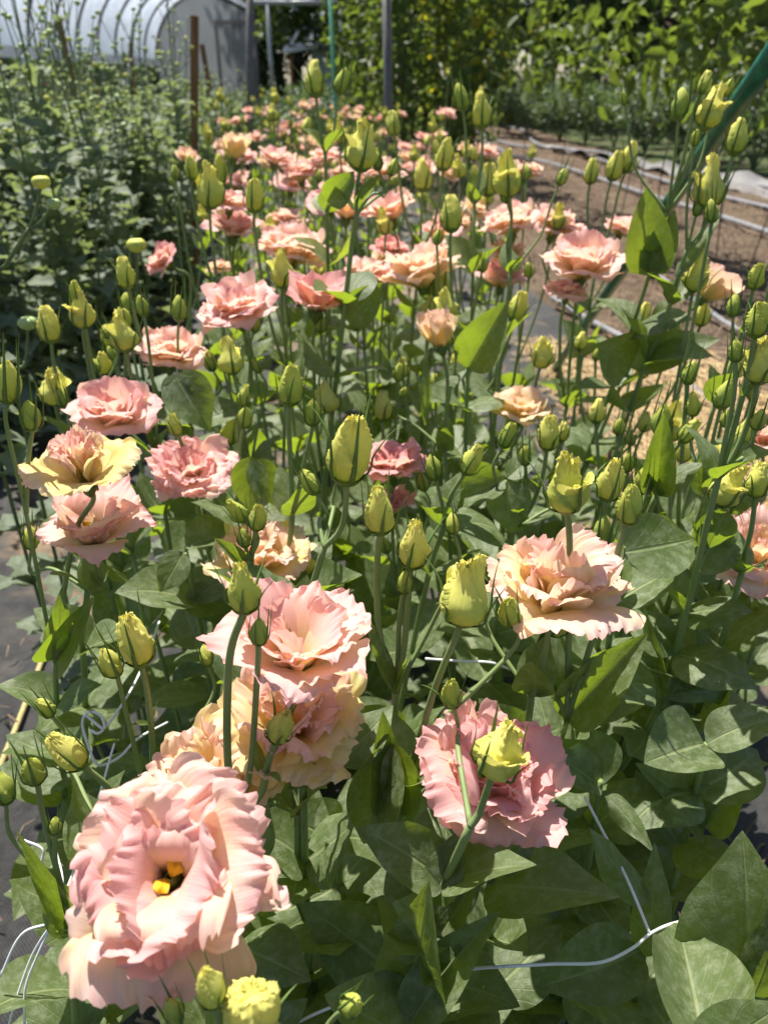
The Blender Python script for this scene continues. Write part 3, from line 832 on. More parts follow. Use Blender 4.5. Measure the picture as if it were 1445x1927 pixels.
plant('lisianthus with a green and a yellow bud close together just above the picture centre', .42,
      [('mid', 716, 962, 98, dict(y=.6, ax=(.02, 0, 1), via=[(710, 1060), (714, 1190)])), ('mid', 782, 1026, 104, dict(y=.85, v=1, via=[(770, 1100), (760, 1220)])), ('tiny', 762, 1096, 54)],
      [(744, 1302), (738, 1580), (716, 1860)], top_leaf=False, hero=[(744, 1302, 690, 1165, 26, -.01, .1, 5), (744, 1302, 795, 1185, 22, -.01, .1, 8)])
plant('lisianthus with a single tall pointed yellow green bud above the picture centre', .46,
      [('mid', 656, 848, 138, dict(y=.75, v=2, ax=(.08, 0, 1), nobract=1))], [(610, 1030), (560, 1200), (540, 1300)], top_leaf=False)
plant('lisianthus with a small peach and yellow bloom behind the slim green buds left of centre', .62,
      [('side', 482, 1042, 205, dict(p=.42, ax=(.1, -.1, 1), outer=.3))], [(500, 1180), (500, 1260)])
plant('lisianthus with two slim green buds in front of the small peach bloom left of centre', .50,
      [('mid', 486, 974, 56, dict(y=.4)), ('tiny', 459, 1012, 42)], [(462, 1130), (460, 1200)], hero=[(455, 1060, 405, 1015, 26, 0, .3)])
plant('lisianthus with a pale pink star shaped bloom at the left, below the yellow cup', .53,
      [('star', 176, 1000, 238, dict(p=.9, ax=(.1, -.1, 1), v=0))], [(165, 1110), (155, 1200), (160, 1300)])
plant('lisianthus with a yellow cup bloom and pink heart, stem forking at a leaf pair', .50,
      [('cup', 150, 865, 172, dict(p=.72, outer=.02, ax=(-.05, -.1, 1), via=[(142, 1000), (118, 1130)])),
       ('tiny', 13, 720, 80, dict(y=.6, via=[(12, 800), (48, 960), (88, 1170)])), ('tiny', 58, 782, 62, dict(join=(50, 965), via=[(52, 880)]))],
      [(104, 1242), (110, 1400), (120, 1480)], top_leaf=False, hero=[(106, 1242, 178, 1122, 48, -.01, .1, 1), (102, 1244, 108, 1150, 42, -.03, .1, 5)])
plant('lisianthus with a full pink bloom above bare black fabric, right of the yellow cup', .66,
      [('double', 361, 893, 168, dict(p=.82, deep=.15, ax=(.05, -.35, 1)))])
plant('lisianthus with a pink bloom behind a small yellow bud above the yellow cup', .68,
      [('side', 215, 772, 178, dict(p=.82, ax=(.15, -.25, 1))), ('mid', 165, 815, 80, dict(y=.8))])
plant('lisianthus with a flat cream and pink bloom over the gap of black fabric at left', .80, [('double', 320, 670, 145, dict(p=.62, ax=(.2, -.1, 1)))])
plant('lisianthus with a large peach pink bloom left of the deep pink one', .79, [('double', 446, 585, 165, dict(p=.78, ax=(-.15, -.3, 1)))])
plant('lisianthus with the deepest pink bloom, fringed, touching the peach pink bloom at its left', .80, [('star', 597, 566, 165, dict(p=1, deep=.7, ax=(.15, -.15, 1)))],
      hero=[(655, 605, 718, 535, 60, .0, .1)])
plant('lisianthus with a tight deep pink rosette bloom just above the picture centre', .74,
      [('double', 738, 878, 148, dict(p=.95, deep=.5, ax=(0, 0, 1))), ('side', 735, 948, 100, dict(p=.95, deep=.4))])
plant('lisianthus with a closed apricot yellow cup bloom right of centre, upper half', .76, [('ycup', 826, 622, 84, dict(p=.35, v=0))], hero=[(800, 800, 800, 660, 18, 0, .1, 5)])
plant('lisianthus with a butter yellow side view bloom beside the straw at right of centre', .84, [('side', 978, 768, 130, dict(p=.28, ax=(.1, 0, 1)))])
plant('lisianthus with a peach double bloom standing highest at right, beside the tall leaf pair', .84,
      [('side', 1098, 490, 162, dict(p=.66, deep=.1, ax=(.0, -.2, 1), v=0)), ('double', 1066, 552, 85, dict(p=.8))])
plant('lisianthus with an apricot bud like bloom nodding over the bare path at right', .85, [('ycup', 1340, 541, 72, dict(p=.5, ax=(.6, 0, .8)))], [(1240, 620), (1180, 700)])
plant('lisianthus with a peach bloom cut off by the right edge, halfway up', .60, [('side', 1425, 1040, 190, dict(p=.6, ax=(-.2, -.3, 1)))], [(1370, 1180), (1250, 1320), (1150, 1480)])
plant('lisianthus with a pink bloom at the right edge above the larger peach bloom', .75, [('side', 1436, 822, 115, dict(p=.75))])
plant('lisianthus with a peach and yellow bloom behind a green bud, upper middle', 1.0, [('side', 792, 505, 138, dict(p=.5)), ('mid', 826, 533, 62, dict(y=.5))])
# buds in the middle ground
plant('lisianthus with two slim green buds on forked stems just left of the picture centre', .55,
      [('mid', 547, 727, 78, dict(y=.35, via=[(543, 800), (548, 900)])), ('tiny', 587, 776, 56, dict(via=[(580, 840), (558, 930)]))], [(550, 972), (536, 1120), (530, 1200)])
plant('lisianthus with two slim green buds leaning apart, just right of the picture centre', .60,
      [('mid', 889, 867, 62, dict(y=.5, ax=(.5, 0, 1))), ('tiny', 815, 880, 52)], [(835, 990), (800, 1110)])
plant('lisianthus with a green bud and two smaller ones before the butter yellow bloom', .60, [('mid', 1034, 816, 68, dict(y=.7)), ('tiny', 988, 857, 42), ('tiny', 985, 905, 30)], [(965, 1000), (950, 1120)])
plant('lisianthus with a yellow bud leaning right beside the path at the right edge', .52, [('big', 1370, 917, 84, dict(y=.8, ax=(.35, 0, 1)))], [(1330, 1040), (1260, 1220), (1200, 1340)])
plant('lisianthus with a small green bud leaning right over straw', .56, [('mid', 1296, 811, 52, dict(y=.4, ax=(.5, 0, 1)))], [(1235, 930), (1170, 1090), (1110, 1250)], hero=[(1235, 930, 1250, 780, 50, 0, .05, 1), (1190, 1000, 1290, 1040, 90, .0, .1)])
plant('lisianthus with a fat yellow bud cut by the right edge on a long leaning stem', .46,
      [('big', 1434, 682, 84, dict(y=.75, v=1)), ('mid', 1426, 602, 66, dict(y=.35)), ('tiny', 1385, 660, 44)], [(1352, 900), (1245, 1310), (1130, 1510)], hero=[(1245, 1312, 1430, 1295, 26, .02, .7, 5), (1245, 1312, 1215, 1150, 34, .02, .1)])
plant('lisianthus with the tallest buds at right, touching the slanting green pole', .74,
      [('big', 1338, 203, 74, dict(y=.85, via=[(1310, 262), (1280, 340)])), ('mid', 1326, 155, 40, dict(y=.5, via=[(1308, 200), (1285, 300)])), ('tiny', 1279, 195, 56, dict(via=[(1275, 240), (1265, 330)]))],
      [(1255, 400), (1222, 515), (1165, 690), (1105, 860)], top_leaf=False, hero=[(1222, 517, 1215, 360, 68, 0, .05, 1), (1224, 517, 1268, 400, 50, 0, .05, 1), (1188, 690, 1348, 638, 80, -.02, .3, 2), (1185, 690, 1130, 650, 90, -.02, .2, 0)])
plant('lisianthus with two yellow buds and a green one just right of the slanting green pole', .72,
      [('mid', 1390, 258, 64, dict(y=.5)), ('big', 1338, 345, 92, dict(y=.85, v=3)), ('tiny', 1314, 388, 36)], [(1292, 470), (1255, 590), (1195, 740)], top_leaf=False, hero=[(1270, 520, 1352, 410, 22, .02, .1, 8)])
plant('lisianthus with three small yellow green buds far right in front of the drip lines', 1.1,
      [('mid', 1158, 312, 44, dict(y=.8)), ('mid', 1186, 296, 46, dict(y=.8)), ('mid', 1113, 322, 38, dict(y=.7))])
plant('lisianthus with a yellow bud next to a peach bloom before the bare path', .82, [('big', 955, 330, 78, dict(y=.75))])
plant('lisianthus with one slim yellow bud standing alone against the dark shrubs', .95, [('mid', 907, 208, 52, dict(y=.7)), ('tiny', 868, 182, 40)])
plant('lisianthus with a fat yellow bud above a single broad leaf, upper middle', .70, [('big', 683, 277, 84, dict(y=.8, v=0))], [(672, 400), (655, 520)], hero=[(620, 385, 665, 325, 46, .0, .2)])
plant('lisianthus with the two tallest green buds in the middle, against the shed', .90, [('mid', 591, 148, 62, dict(y=.6)), ('tiny', 643, 152, 46)], [(612, 290), (615, 400)])
plant('lisianthus with a pale apricot closed bloom, upper left of the flower mass', 1.15, [('ycup', 440, 278, 44, dict(p=.25)), ('mid', 412, 318, 44)])
plant('lisianthus with two yellow green buds just below the upright wooden stake', .92, [('big', 395, 352, 64, dict(y=.75)), ('mid', 360, 316, 34)])
plant('lisianthus with a blocky yellow bud in front of the cream and pink bloom', .85, [('big', 532, 507, 68, dict(y=.9, v=2)), ('mid', 478, 368, 58, dict(y=.6))])
plant('lisianthus with a slim yellow green bud at left, beside the yellow mum button', .75, [('mid', 235, 514, 58, dict(y=.6)), ('tiny', 338, 580, 50)])
plant('lisianthus with a yellow bud and crossing thin stems left of the cream and pink bloom', .70, [('big', 232, 625, 74, dict(y=.8, v=1)), ('tiny', 268, 575, 40)])
plant('lisianthus with a yellow bud paired with a green one, above the left pink bloom', .70, [('big', 153, 583, 70, dict(y=.8, v=3)), ('mid', 142, 548, 40, dict(y=.3)), ('tiny', 117, 748, 42)])
plant('lisianthus with a single yellow bud at the far left, beside the dark mum leaves', .72, [('mid', 92, 611, 68, dict(y=.85))])
plant('lisianthus with two small green buds over the gap of black fabric left of centre', .65, [('mid', 328, 800, 44, dict(y=.5)), ('tiny', 460, 785, 46)])
plant('lisianthus with a blunt yellow bud among dark leaves near the middle', .80, [('mid', 720, 765, 58, dict(y=.7)), ('tiny', 750, 700, 36)])
plant('lisianthus with a squat yellow bud under the large peach pink bloom', .74, [('big', 432, 672, 66, dict(y=.85, v=2))])
plant('lisianthus with two short yellow green buds left of the tall peach bloom at right', .92, [('mid', 976, 576, 48, dict(y=.7)), ('mid', 850, 402, 52, dict(y=.6))])
plant('lisianthus with three small yellow buds scattered above the peach blooms', 1.05, [('mid', 796, 330, 48, dict(y=.8)), ('mid', 836, 290, 48, dict(y=.75)), ('mid', 740, 232, 36)])
plant('lisianthus with small pink bloom half hidden behind buds at the left of the flower mass', 1.0, [('side', 306, 487, 66, dict(p=.85, deep=.5, ax=(-.6, -.3, .6)))])
plant('lisianthus with a dried brownish pink bloom above the large peach pink bloom', 1.1, [('double', 412, 506, 44, dict(p=.3, deep=.3))])
plant('lisianthus with a cluster of peach pink petals at the upper left of the flower mass', 1.05, [('star', 440, 432, 98, dict(p=.85, deep=.2)), ('double', 432, 385, 70, dict(p=.7))])
plant('lisianthus with a cream and pink bloom behind the blocky yellow bud', 1.05, [('double', 548, 478, 130, dict(p=.6))])
plant('lisianthus with a salmon pink bloom right of the deepest pink one', 1.05, [('side', 690, 515, 95, dict(p=.75))])
plant('lisianthus with a dull rose bloom above the salmon pink one', 1.15, [('double', 735, 472, 66, dict(p=1, deep=.7))])
plant('lisianthus with two peach pink blooms side by side in the upper middle', 1.1, [('star', 652, 398, 92, dict(p=.65)), ('star', 735, 402, 98, dict(p=.8))])
plant('lisianthus with three stacked peach blooms left of the tall peach bloom at right', 1.1, [('double', 960, 425, 100, dict(p=.6)), ('side', 945, 520, 88, dict(p=.8, deep=.2)), ('side', 955, 475, 70, dict(p=.4))])
plant('lisianthus with two peach pink blooms behind the tall peach bloom at right', 1.2, [('double', 1042, 428, 96, dict(p=.75)), ('double', 1168, 432, 64, dict(p=.7))])
plant('lisianthus with a small peach bloom next to the bare path, behind a yellow bud', 1.35, [('double', 990, 326, 58, dict(p=.55)), ('mid', 920, 338, 50, dict(y=.7))])
plant('lisianthus with pink blooms stacked in a short column in the upper middle', 1.4, [('double', 565, 330, 70, dict(p=.75)), ('star', 515, 300, 62, dict(p=.8)), ('double', 612, 300, 55, dict(p=.7))])
plant('lisianthus with two salmon blooms right of the fat yellow bud in the upper middle', 1.35, [('double', 720, 328, 68, dict(p=.6)), ('side', 540, 412, 70, dict(p=.75))])

plant('lisianthus with a thin leaning stem and one tiny green bud over the straw', .62, [('tiny', 1246, 790, 60)], [(1215, 930), (1150, 1130), (1080, 1330)], nmax=9)
plant('lisianthus with two small green buds on a leaning stem before straw at right', .55, [('tiny', 1362, 742, 58), ('mid', 1396, 820, 56, dict(y=.5))], [(1330, 930), (1270, 1100), (1190, 1330)], nmax=9)
plant('lisianthus with a yellow green bud low at the right edge above grey fabric', .52, [('mid', 1425, 905, 70, dict(y=.6))], [(1395, 1080), (1330, 1290), (1250, 1500)], nmax=9)
plant('lisianthus with a small bud tuft between the fat yellow bud and the leaning green bud', .58, [('tiny', 1208, 905, 56), ('tiny', 1180, 870, 40)], [(1190, 1040), (1165, 1200), (1110, 1400)], nmax=9)
plant('lisianthus with two small green buds high at the right edge, before the bare path', .66, [('mid', 1423, 520, 50, dict(y=.4)), ('tiny', 1380, 575, 44)], [(1345, 760), (1290, 950), (1210, 1200)], nmax=9)
# ---- leafy shoots without flowers at the front of the bed
def shoot(x, y, h, label, group, lsc=1.0, lean=(0, 0)):
    base = Vector((x, y, .012))
    root = empty('lisianthus_shoot', base, label, 'leafy shoot', group)
    top = Vector((lean[0], lean[1], h))
    ctl = [Vector((0, 0, 0)), top * .5 + Vector((PR.uniform(-.015, .015), PR.uniform(-.015, .015), 0)), top]
    pts = spline(ctl, 10)
    link('stem', MB().tube(pts, np.linspace(STEM_R * 1.3, STEM_R * .7, len(pts)), 8).mesh('stem', M['stem']), root)
    a0 = PR.uniform(0, 6.28); z = PR.uniform(.03, .06)
    while z < h:
        f = z / h
        p = Vector(pts[min(len(pts) - 1, int(f * (len(pts) - 1)))])
        for s in (0, math.pi):
            L = lsc * (.068 - .020 * f) * PR.uniform(.8, 1.15)
            el = (.12 + .75 * f ** 1.5) + PR.uniform(-.2, .25)
            link('leaf', LEAF_V[PR.randrange(8)], root, leaf_matrix(p, a0 + s + PR.uniform(-.3, .3), el, L, PR.uniform(.9, 1.25), PR.uniform(-.4, .4)))
        a0 += math.pi / 2 + PR.uniform(-.35, .35); z += PR.uniform(.042, .062)
    return root
SHG = 'leafy shoots filling the front of the flower bed'
cnt = 0
for gy in range(9):
    for gx in range(7):
        x = -.30 + gx * .135 + PR.uniform(-.05, .05); y = .24 + gy * .125 + PR.uniform(-.05, .05)
        if x < -.34 + .0 and PR.random() < .5: continue
        if y < .36 and x < -.02 and PR.random() < .3: continue
        if PR.random() < .60: continue
        h = PR.uniform(.16, .34)
        if y < .40: h = min(h, .30)
        shoot(x, y, h, 'leafy lisianthus shoot without bloom or bud, low among the flowering stems at the front', SHG, PR.uniform(.9, 1.15), (PR.uniform(-.06, .06), PR.uniform(-.06, .04)))
# the shoots standing nearest the lens
def near_shoot(label, d, bx, by, hero):
    p = at(bx, by, d); base = Vector((p.x, p.y, .012))
    root = empty('lisianthus_shoot', base, label, 'leafy shoot', 'broad leaved shoots among the nearer stems')
    pts = spline([Vector((0, 0, 0)), Vector((.006, 0, (p.z) * .5)), p - base], 8)
    link('stem', MB().tube(pts, np.linspace(STEM_R * 1.3, STEM_R, len(pts)), 8).mesh('stem', M['stem']), root)
    for (x0, y0, tx, ty, w, dz, up, vi) in hero:
        b_ = at_y(x0, y0, p.y); t_ = at_y(tx, ty, p.y + dz)
        yv = (t_ - b_); L = yv.length * 1.06; yv.normalize()
        nrm = (CAMP - b_).normalized() * (1 - up) + UP * up
        zv = (nrm - yv * nrm.dot(yv)).normalized(); xv = yv.cross(zv)
        ws = (w * (b_ - CAMP).length / F) / (2 * .33 * L)
        R = Matrix((xv, yv, zv)).transposed().to_4x4()
        link('leaf', LEAF_V[vi], root, Matrix.Translation(b_ - base) @ R @ Matrix.Diagonal((L * ws, L, L, 1)))
    z = p.z - .06; a0 = .5
    while z > .06:
        q = (p - base) * (z / (p.z)); q.z = z
        for s in (0, math.pi): link('leaf', LEAF_V[PR.randrange(8)], root, leaf_matrix(q, a0 + s, PR.uniform(.1, .5), PR.uniform(.055, .07), PR.uniform(1, 1.25), PR.uniform(-.3, .3)))
        a0 += 1.5; z -= .055
near_shoot('leafy shoot with one bright pointed leaf rising beside the apricot yellow cup bloom', .80, 880, 690, [(880, 692, 950, 572, 74, .0, .1, 1), (878, 695, 815, 720, 50, .0, .5, 2)])
near_shoot('leafy shoot with broad leaves hanging below the flat cream and pink bloom at left', .74, 345, 715, [(330, 705, 395, 805, 80, -.02, .1, 0), (330, 705, 330, 790, 60, -.02, .1, 2)])
near_shoot('leafy shoot with two green leaves between the full pink bloom and the tall pointed bud', .62, 470, 870, [(470, 860, 470, 955, 60, -.01, .1, 1), (480, 865, 520, 950, 55, -.01, .2, 0)])
near_shoot('leafy shoot with one very broad leaf just right of the broad peach bloom', .52, 1172, 1030, [(1172, 1040, 1306, 1012, 112, .02, .1, 0), (1170, 1045, 1090, 1090, 70, .0, .4, 2)])
near_shoot('leafy shoot with a wide leaf pair behind the slim buds right of the centre', .62, 950, 905, [(950, 903, 850, 950, 72, .0, .4, 1), (952, 905, 965, 1000, 76, -.02, .2, 0), (955, 900, 1010, 860, 50, .02, .4, 2)])
near_shoot('leafy shoot with round dull leaves left of the fat bud and pink bloom, low down', .50, 632, 1580, [(632, 1585, 530, 1540, 92, .0, .6, 1), (636, 1580, 690, 1500, 70, .02, .5, 0), (632, 1690, 570, 1720, 60, .0, .6, 2)])
near_shoot('leafy shoot with pale leaves between the pale pink star bloom and the small peach bloom', .64, 350, 1040, [(350, 1030, 450, 1000, 60, .02, .6, 1), (345, 1040, 300, 1110, 66, -.02, .5, 2), (350, 1120, 420, 1150, 70, .0, .6, 0)])
near_shoot('leafy shoot with one broad grey green leaf pointing up at the bottom right corner', .34, 1330, 2010, [(1330, 2000, 1275, 1760, 130, .07, .8, 1), (1335, 2010, 1470, 1900, 100, .0, .3, 2)])
near_shoot('leafy shoot with a big dark round leaf held upright at the lower right edge', .40, 1405, 1900, [(1405, 1900, 1395, 1590, 175, .03, .0, 0), (1410, 1890, 1470, 1700, 60, .0, .2, 5)])
near_shoot('leafy shoot with broad leaves hanging left and right under the fat yellow bud', .40, 760, 1960, [(800, 1860, 860, 1760, 70, .05, .8, 1), (770, 1930, 930, 1730, 90, .02, .3, 2), (750, 1950, 610, 1880, 110, .0, .6, 1)])
near_shoot('leafy shoot with two wide leaves beside the white netting at the lower right', .47, 1210, 1800, [(1215, 1800, 1228, 1640, 55, .0, .1, 5), (1205, 1790, 1020, 1850, 120, -.02, .6, 2), (1220, 1700, 1100, 1560, 60, .02, .5, 3)])
near_shoot('leafy shoot with pale leaves spread flat at the right edge, above the big dark leaf', .52, 1330, 1400, [(1330, 1400, 1480, 1350, 90, .0, .7, 2), (1325, 1400, 1215, 1440, 110, -.02, .5, 1), (1325, 1560, 1215, 1450, 70, .0, .3, 4), (1330, 1560, 1400, 1480, 60, .0, .5, 0)])
near_shoot('leafy shoot with wide dull leaves spread out under the broad peach bloom', .52, 1130, 1470, [(1130, 1480, 1060, 1370, 110, .03, .3, 0), (1135, 1490, 1220, 1600, 40, -.03, .3, 3), (1130, 1480, 1000, 1390, 80, .0, .6, 2)])

# ---- the rest of the row: ten kinds of plant, copied
def row_plant(kind, seed):
    r = random.Random(seed)
    root = empty('lisianthus_plant', (0, 0, 0), None, 'flower plant', None)
    mb, fol = MB(), MB()
    H = r.uniform(.40, .47)
    main = spline([Vector((0, 0, 0)), Vector((r.uniform(-.02, .02), r.uniform(-.02, .02), H * .5)), Vector((r.uniform(-.03, .03), r.uniform(-.03, .03), H))], 8)
    mb.tube(main, np.linspace(.003, .0022, len(main)), 6)
    fork = Vector(main[-1])
    heads = {'pink': ['B', 'b', 't'], 'peach': ['B', 'b'], 'two': ['B', 'B', 'b'], 'buds': ['b', 'b', 't'], 'bigbud': ['b', 't']}[kind]
    for hk in heads:
        top = fork + Vector((r.uniform(-.06, .06), r.uniform(-.06, .06), r.uniform(.14, .22) if hk == 'B' else r.uniform(.18, .32)))
        cur = spline([fork, fork.lerp(top, .5) + Vector(((top.x - fork.x) * .2, (top.y - fork.y) * .2, 0)), top], 6)
        mb.tube(cur, .0019, 6)
        ax = Vector((r.uniform(-.6, .6), r.uniform(-.6, .4), 1)) if hk == 'B' else Vector((r.uniform(-.3, .3), r.uniform(-.3, .3), 1))
        if hk == 'B':
            bk = r.choice(['double', 'double', 'star', 'side', 'side', 'cup', 'star'])
            c = (r.uniform(.6, .95), r.uniform(0, .25), 0, 1) if kind != 'peach' else (r.uniform(.3, .6), 0, 0, 1)
            link('flower', BLOOM_LO[bk][r.randrange(2)], root, axis_matrix(top, ax, r.uniform(0, 6.28), r.uniform(.68, .98)), color=c)
        else:
            bk = r.choice(['big', 'mid', 'mid']) if hk == 'b' else 'tiny'
            link('bud', BUD_LO[bk][r.randrange(4)], root, axis_matrix(top, ax, r.uniform(0, 6.28), r.uniform(.026, .037) if hk == 'b' else .020), color=(r.uniform(.5, .9) if hk == 'b' else .2, 0, 0, 1))
    a0, z = r.uniform(0, 6), .05
    while z < H + .01:
        p = Vector(main[min(len(main) - 1, int(z / H * (len(main) - 1)))])
        for s in (0, math.pi):
            fol.add(LEAF_G[r.randrange(8)], leaf_matrix(p, a0 + s + r.uniform(-.3, .3), .1 + .9 * (z / H) ** 1.5 + r.uniform(-.15, .25), r.uniform(.048, .072), r.uniform(.85, 1.15), r.uniform(-.4, .4)))
        a0 += 1.57 + r.uniform(-.3, .3); z += r.uniform(.05, .07)
    link('stem', mb.mesh('stem', M['stem']), root); link('foliage', fol.mesh('foliage', M['leaf']), root)
    return root
KINDS = [('pink', 1), ('pink', 2), ('pink', 3), ('peach', 4), ('peach', 5), ('two', 6), ('two', 7), ('buds', 8), ('buds', 9), ('bigbud', 10)]
ROWLAB = {'pink': 'lisianthus with one pink bloom and small buds in the row leading back',
          'peach': 'lisianthus with one peach bloom and one bud in the row leading back',
          'two': 'lisianthus with two blooms on forked stems in the row leading back',
          'buds': 'lisianthus with several yellow green buds and no bloom in the row leading back',
          'bigbud': 'lisianthus with one plump bud and one tiny bud in the row leading back'}
PROTO = [(k, row_plant(k, s)) for k, s in KINDS]
used = set(); n_row = 0
y = 1.2
while y < 7.4:
    w = .15 + .03 * max(0, y - 2)
    x = -.28 if y < 2.2 else -.36
    while x < .47:
        px, py_ = x + PR.uniform(-.05, .05) - .075 * y + .04, y + PR.uniform(-.06, .06)
        ok = PR.random() < (.72 if y < 1.6 else .95)
        if ok and n_row < 225:
            wts = [1.2, 1.2, 1.2, 1.2, 1.2, .8, .8, 1.3, 1.3, 1.0] if y > 1.35 else [.4, .4, .4, .4, .4, .1, .1, 1.2, 1.2, 1.2]
            k, pr = PR.choices(PROTO, wts)[0]
            if id(pr) in used: o = copy_tree(pr)
            else: o = pr; used.add(id(pr))
            o.location = (px, py_, .005); o.rotation_euler = (PR.uniform(-.06, .06), PR.uniform(-.06, .06), PR.uniform(-.7, .7)); s = PR.uniform(.9, 1.06)
            o.scale = (s, s, s * PR.uniform(.94, 1.08))
            o['label'] = ROWLAB[k]; o['group'] = ROWLAB[k].split(' in the')[0].replace('lisianthus with', 'row plants with')
            n_row += 1
        x += w
    y += w
mids = [p for k, p in PROTO if k in ('buds', 'bigbud')]
for (px, py_, dd) in [(1255, 760, .66), (1400, 540, .72), (1425, 500, .8), (1300, 620, .75), (1120, 720, .8), (930, 660, .9), (860, 560, 1.0), (640, 700, .85),
                      (480, 700, .8), (290, 560, .85), (60, 680, .8), (760, 560, 1.0), (1000, 620, .95), (1140, 620, .9), (1230, 560, .9), (1380, 720, .6)]:
    c = at(px, py_, dd)
    o = copy_tree(PR.choice(mids))
    o.location = (c.x, c.y, .005); o.rotation_euler = (PR.uniform(-.1, .1), PR.uniform(-.1, .14) + .25 * c.x, PR.uniform(0, 6.28)); s_ = PR.uniform(.92, 1.04); o.scale = (s_, s_, s_ * max(.7, min(1.2, (c.z + .03) / .70)))
    o['label'] = 'lisianthus with slim green bud stems and no bloom among the nearer blooming plants'; o['group'] = 'bud stems among the nearer blooms'
for k, pr in PROTO:
    if id(pr) not in used:
        for c in list(pr.children): bpy.data.objects.remove(c)
        bpy.data.objects.remove(pr)

# ------------------------------------------------------------------ chrysanthemum bed on the left
def mum_leaf_geo(seed):
    r = np.random.default_rng(seed); nv, nu = 10, 5
    v = np.linspace(0, 1, nv); t = np.linspace(-1, 1, nu)
    vv, tt = np.meshgrid(v, t, indexing='ij')
    w = .30 * np.sin(np.pi * np.clip(v * .93 + .03, 0, 1) ** .8) ** .7 * (1 + .38 * np.cos(v * 17 + 1)) * np.linspace(1, .8, nv) + .012
    w[0] = .03; w[-1] = .015
    ang = .2 - r.uniform(.3, 1.3) * v ** 1.3; ds = 1 / (nv - 1)
    y = np.cumsum(np.cos(ang) * ds) - ds; z = np.cumsum(np.sin(ang) * ds) - .2 * ds
    X = tt * w[:, None]; h = .35 * np.abs(X) + .03 * np.sin(9 * vv + 2 * tt + seed)
    return MB().grid(np.stack([X, y[:, None] - h * np.sin(ang)[:, None], z[:, None] + h], -1), 0, uv=((tt + 1) / 2, vv)).geo()
MUML = [mum_leaf_geo(i) for i in range(6)]
def mum_bud_mb(r_=.006, yellow=0):
    mb = MB(); a = np.linspace(0, 2 * np.pi, 14, endpoint=False)
    prof = [(.25, -.75), (.8, -.5), (1.05, 0), (.95, .4), (.7, .62), (.35, .66), (0.02, .60)]
    mb.grid(np.array([np.stack([q * r_ * (1 + .07 * np.cos(7 * a)) * np.cos(a), q * r_ * (1 + .07 * np.cos(7 * a)) * np.sin(a), np.full(14, z * r_)], -1) for q, z in prof]), 0, close=True)
    return mb
MUMBUD = mum_bud_mb().mesh('flower_bud', M['mumbud'])
MUMBUDY = mum_bud_mb().mesh('flower_bud', M['mumbudy'])
def mum(seed, tall):
    r = random.Random(seed)
    root = empty('chrysanthemum_plant', (0, 0, 0), None, 'chrysanthemum', None)
    st, fol = MB(), MB()
    for b in range(6 if not tall else 3):
        H = r.uniform(.42, .72) * (1.5 if tall else 1); lx, ly = r.uniform(-.14, .14), r.uniform(-.14, .14)
        cur = spline([Vector((0, 0, 0)), Vector((lx * .6, ly * .6, H * .5)), Vector((lx, ly, H))], 10)
        st.tube(cur, np.linspace(.0042, .002, len(cur)), 6)
        a0, z = r.uniform(0, 6), H * .12
        while z < H * (.97 if not tall else .8):
            f = z / H; p = Vector(cur[int(f * (len(cur) - 1))])
            L = r.uniform(.055, .095) * (1.1 - .6 * f ** 3)
            fol.add(MUML[r.randrange(6)], leaf_matrix(p, a0, r.uniform(-.1, .8), L, r.uniform(.85, 1.2), r.uniform(-.5, .5)))
            a0 += 2.4 + r.uniform(-.3, .3); z += r.uniform(.013, .023)
        for q in range(2 if not tall else 7):
            p = Vector(cur[-1 - r.randrange(1 if not tall else 7)]); L = r.uniform(.04, .10) * (1.8 if tall else 1)
            e = p + Vector((r.uniform(-.6, .6), r.uniform(-.6, .6), 1)).normalized() * L
            st.tube(spline([p, p.lerp(e, .5) + Vector((0, 0, -.006)), e], 5), .0013, 5)
            link('flower_bud', MUMBUD if r.random() < .85 else MUMBUDY, root, Matrix.Translation(e) @ Matrix.Rotation(r.uniform(-.4, .4), 4, 'X') @ Matrix.Scale(r.uniform(.9, 1.4), 4))
            if q % 2 == 0: fol.add(MUML[r.randrange(6)], leaf_matrix(p.lerp(e, .4), r.uniform(0, 6), .7, .025))
    link('stem', st.mesh('stem', M['mumstem']), root); link('foliage', fol.mesh('foliage', M['mumleaf']), root)
    return root
MUMLAB = {0: ('bushy dark green chrysanthemum with tiny closed buds in the leafy bed on the left', 'low chrysanthemums in the left bed'),
          1: ('tall thin chrysanthemum spray with pale round buds rising above the leafy left bed', 'tall chrysanthemum sprays in the left bed')}
MP = [(0, mum(s, False)) for s in range(6)] + [(1, mum(s + 50, True)) for s in range(3)]
mused = set()
def put_mum(pr_, loc, s):
    t, pr = pr_
    o = copy_tree(pr) if id(pr) in mused else pr
    mused.add(id(pr))
    o.location = loc; o.rotation_euler = (PR.uniform(-.08, .08), PR.uniform(-.08, .08), PR.uniform(0, 6.28)); o.scale = (s, s, s)
    o['label'], o['group'] = MUMLAB[t]
y = 1.85
while y < 9.5:
    st_ = .19 + .028 * (y - 1)
    x = -.84 - (.10 if y > 1.5 else .25) + PR.uniform(0, .1)
    while x > -.62 * y - 1.0 and x > -5.2:
        put_mum(PR.choice(MP[:6]), (x + PR.uniform(-.06, .06) - .075 * (y - 1), y + PR.uniform(-.07, .07), 0), PR.uniform(.85, 1.08) * (1.0 if y < 2.6 else 1.18))
        x -= st_
    y += st_
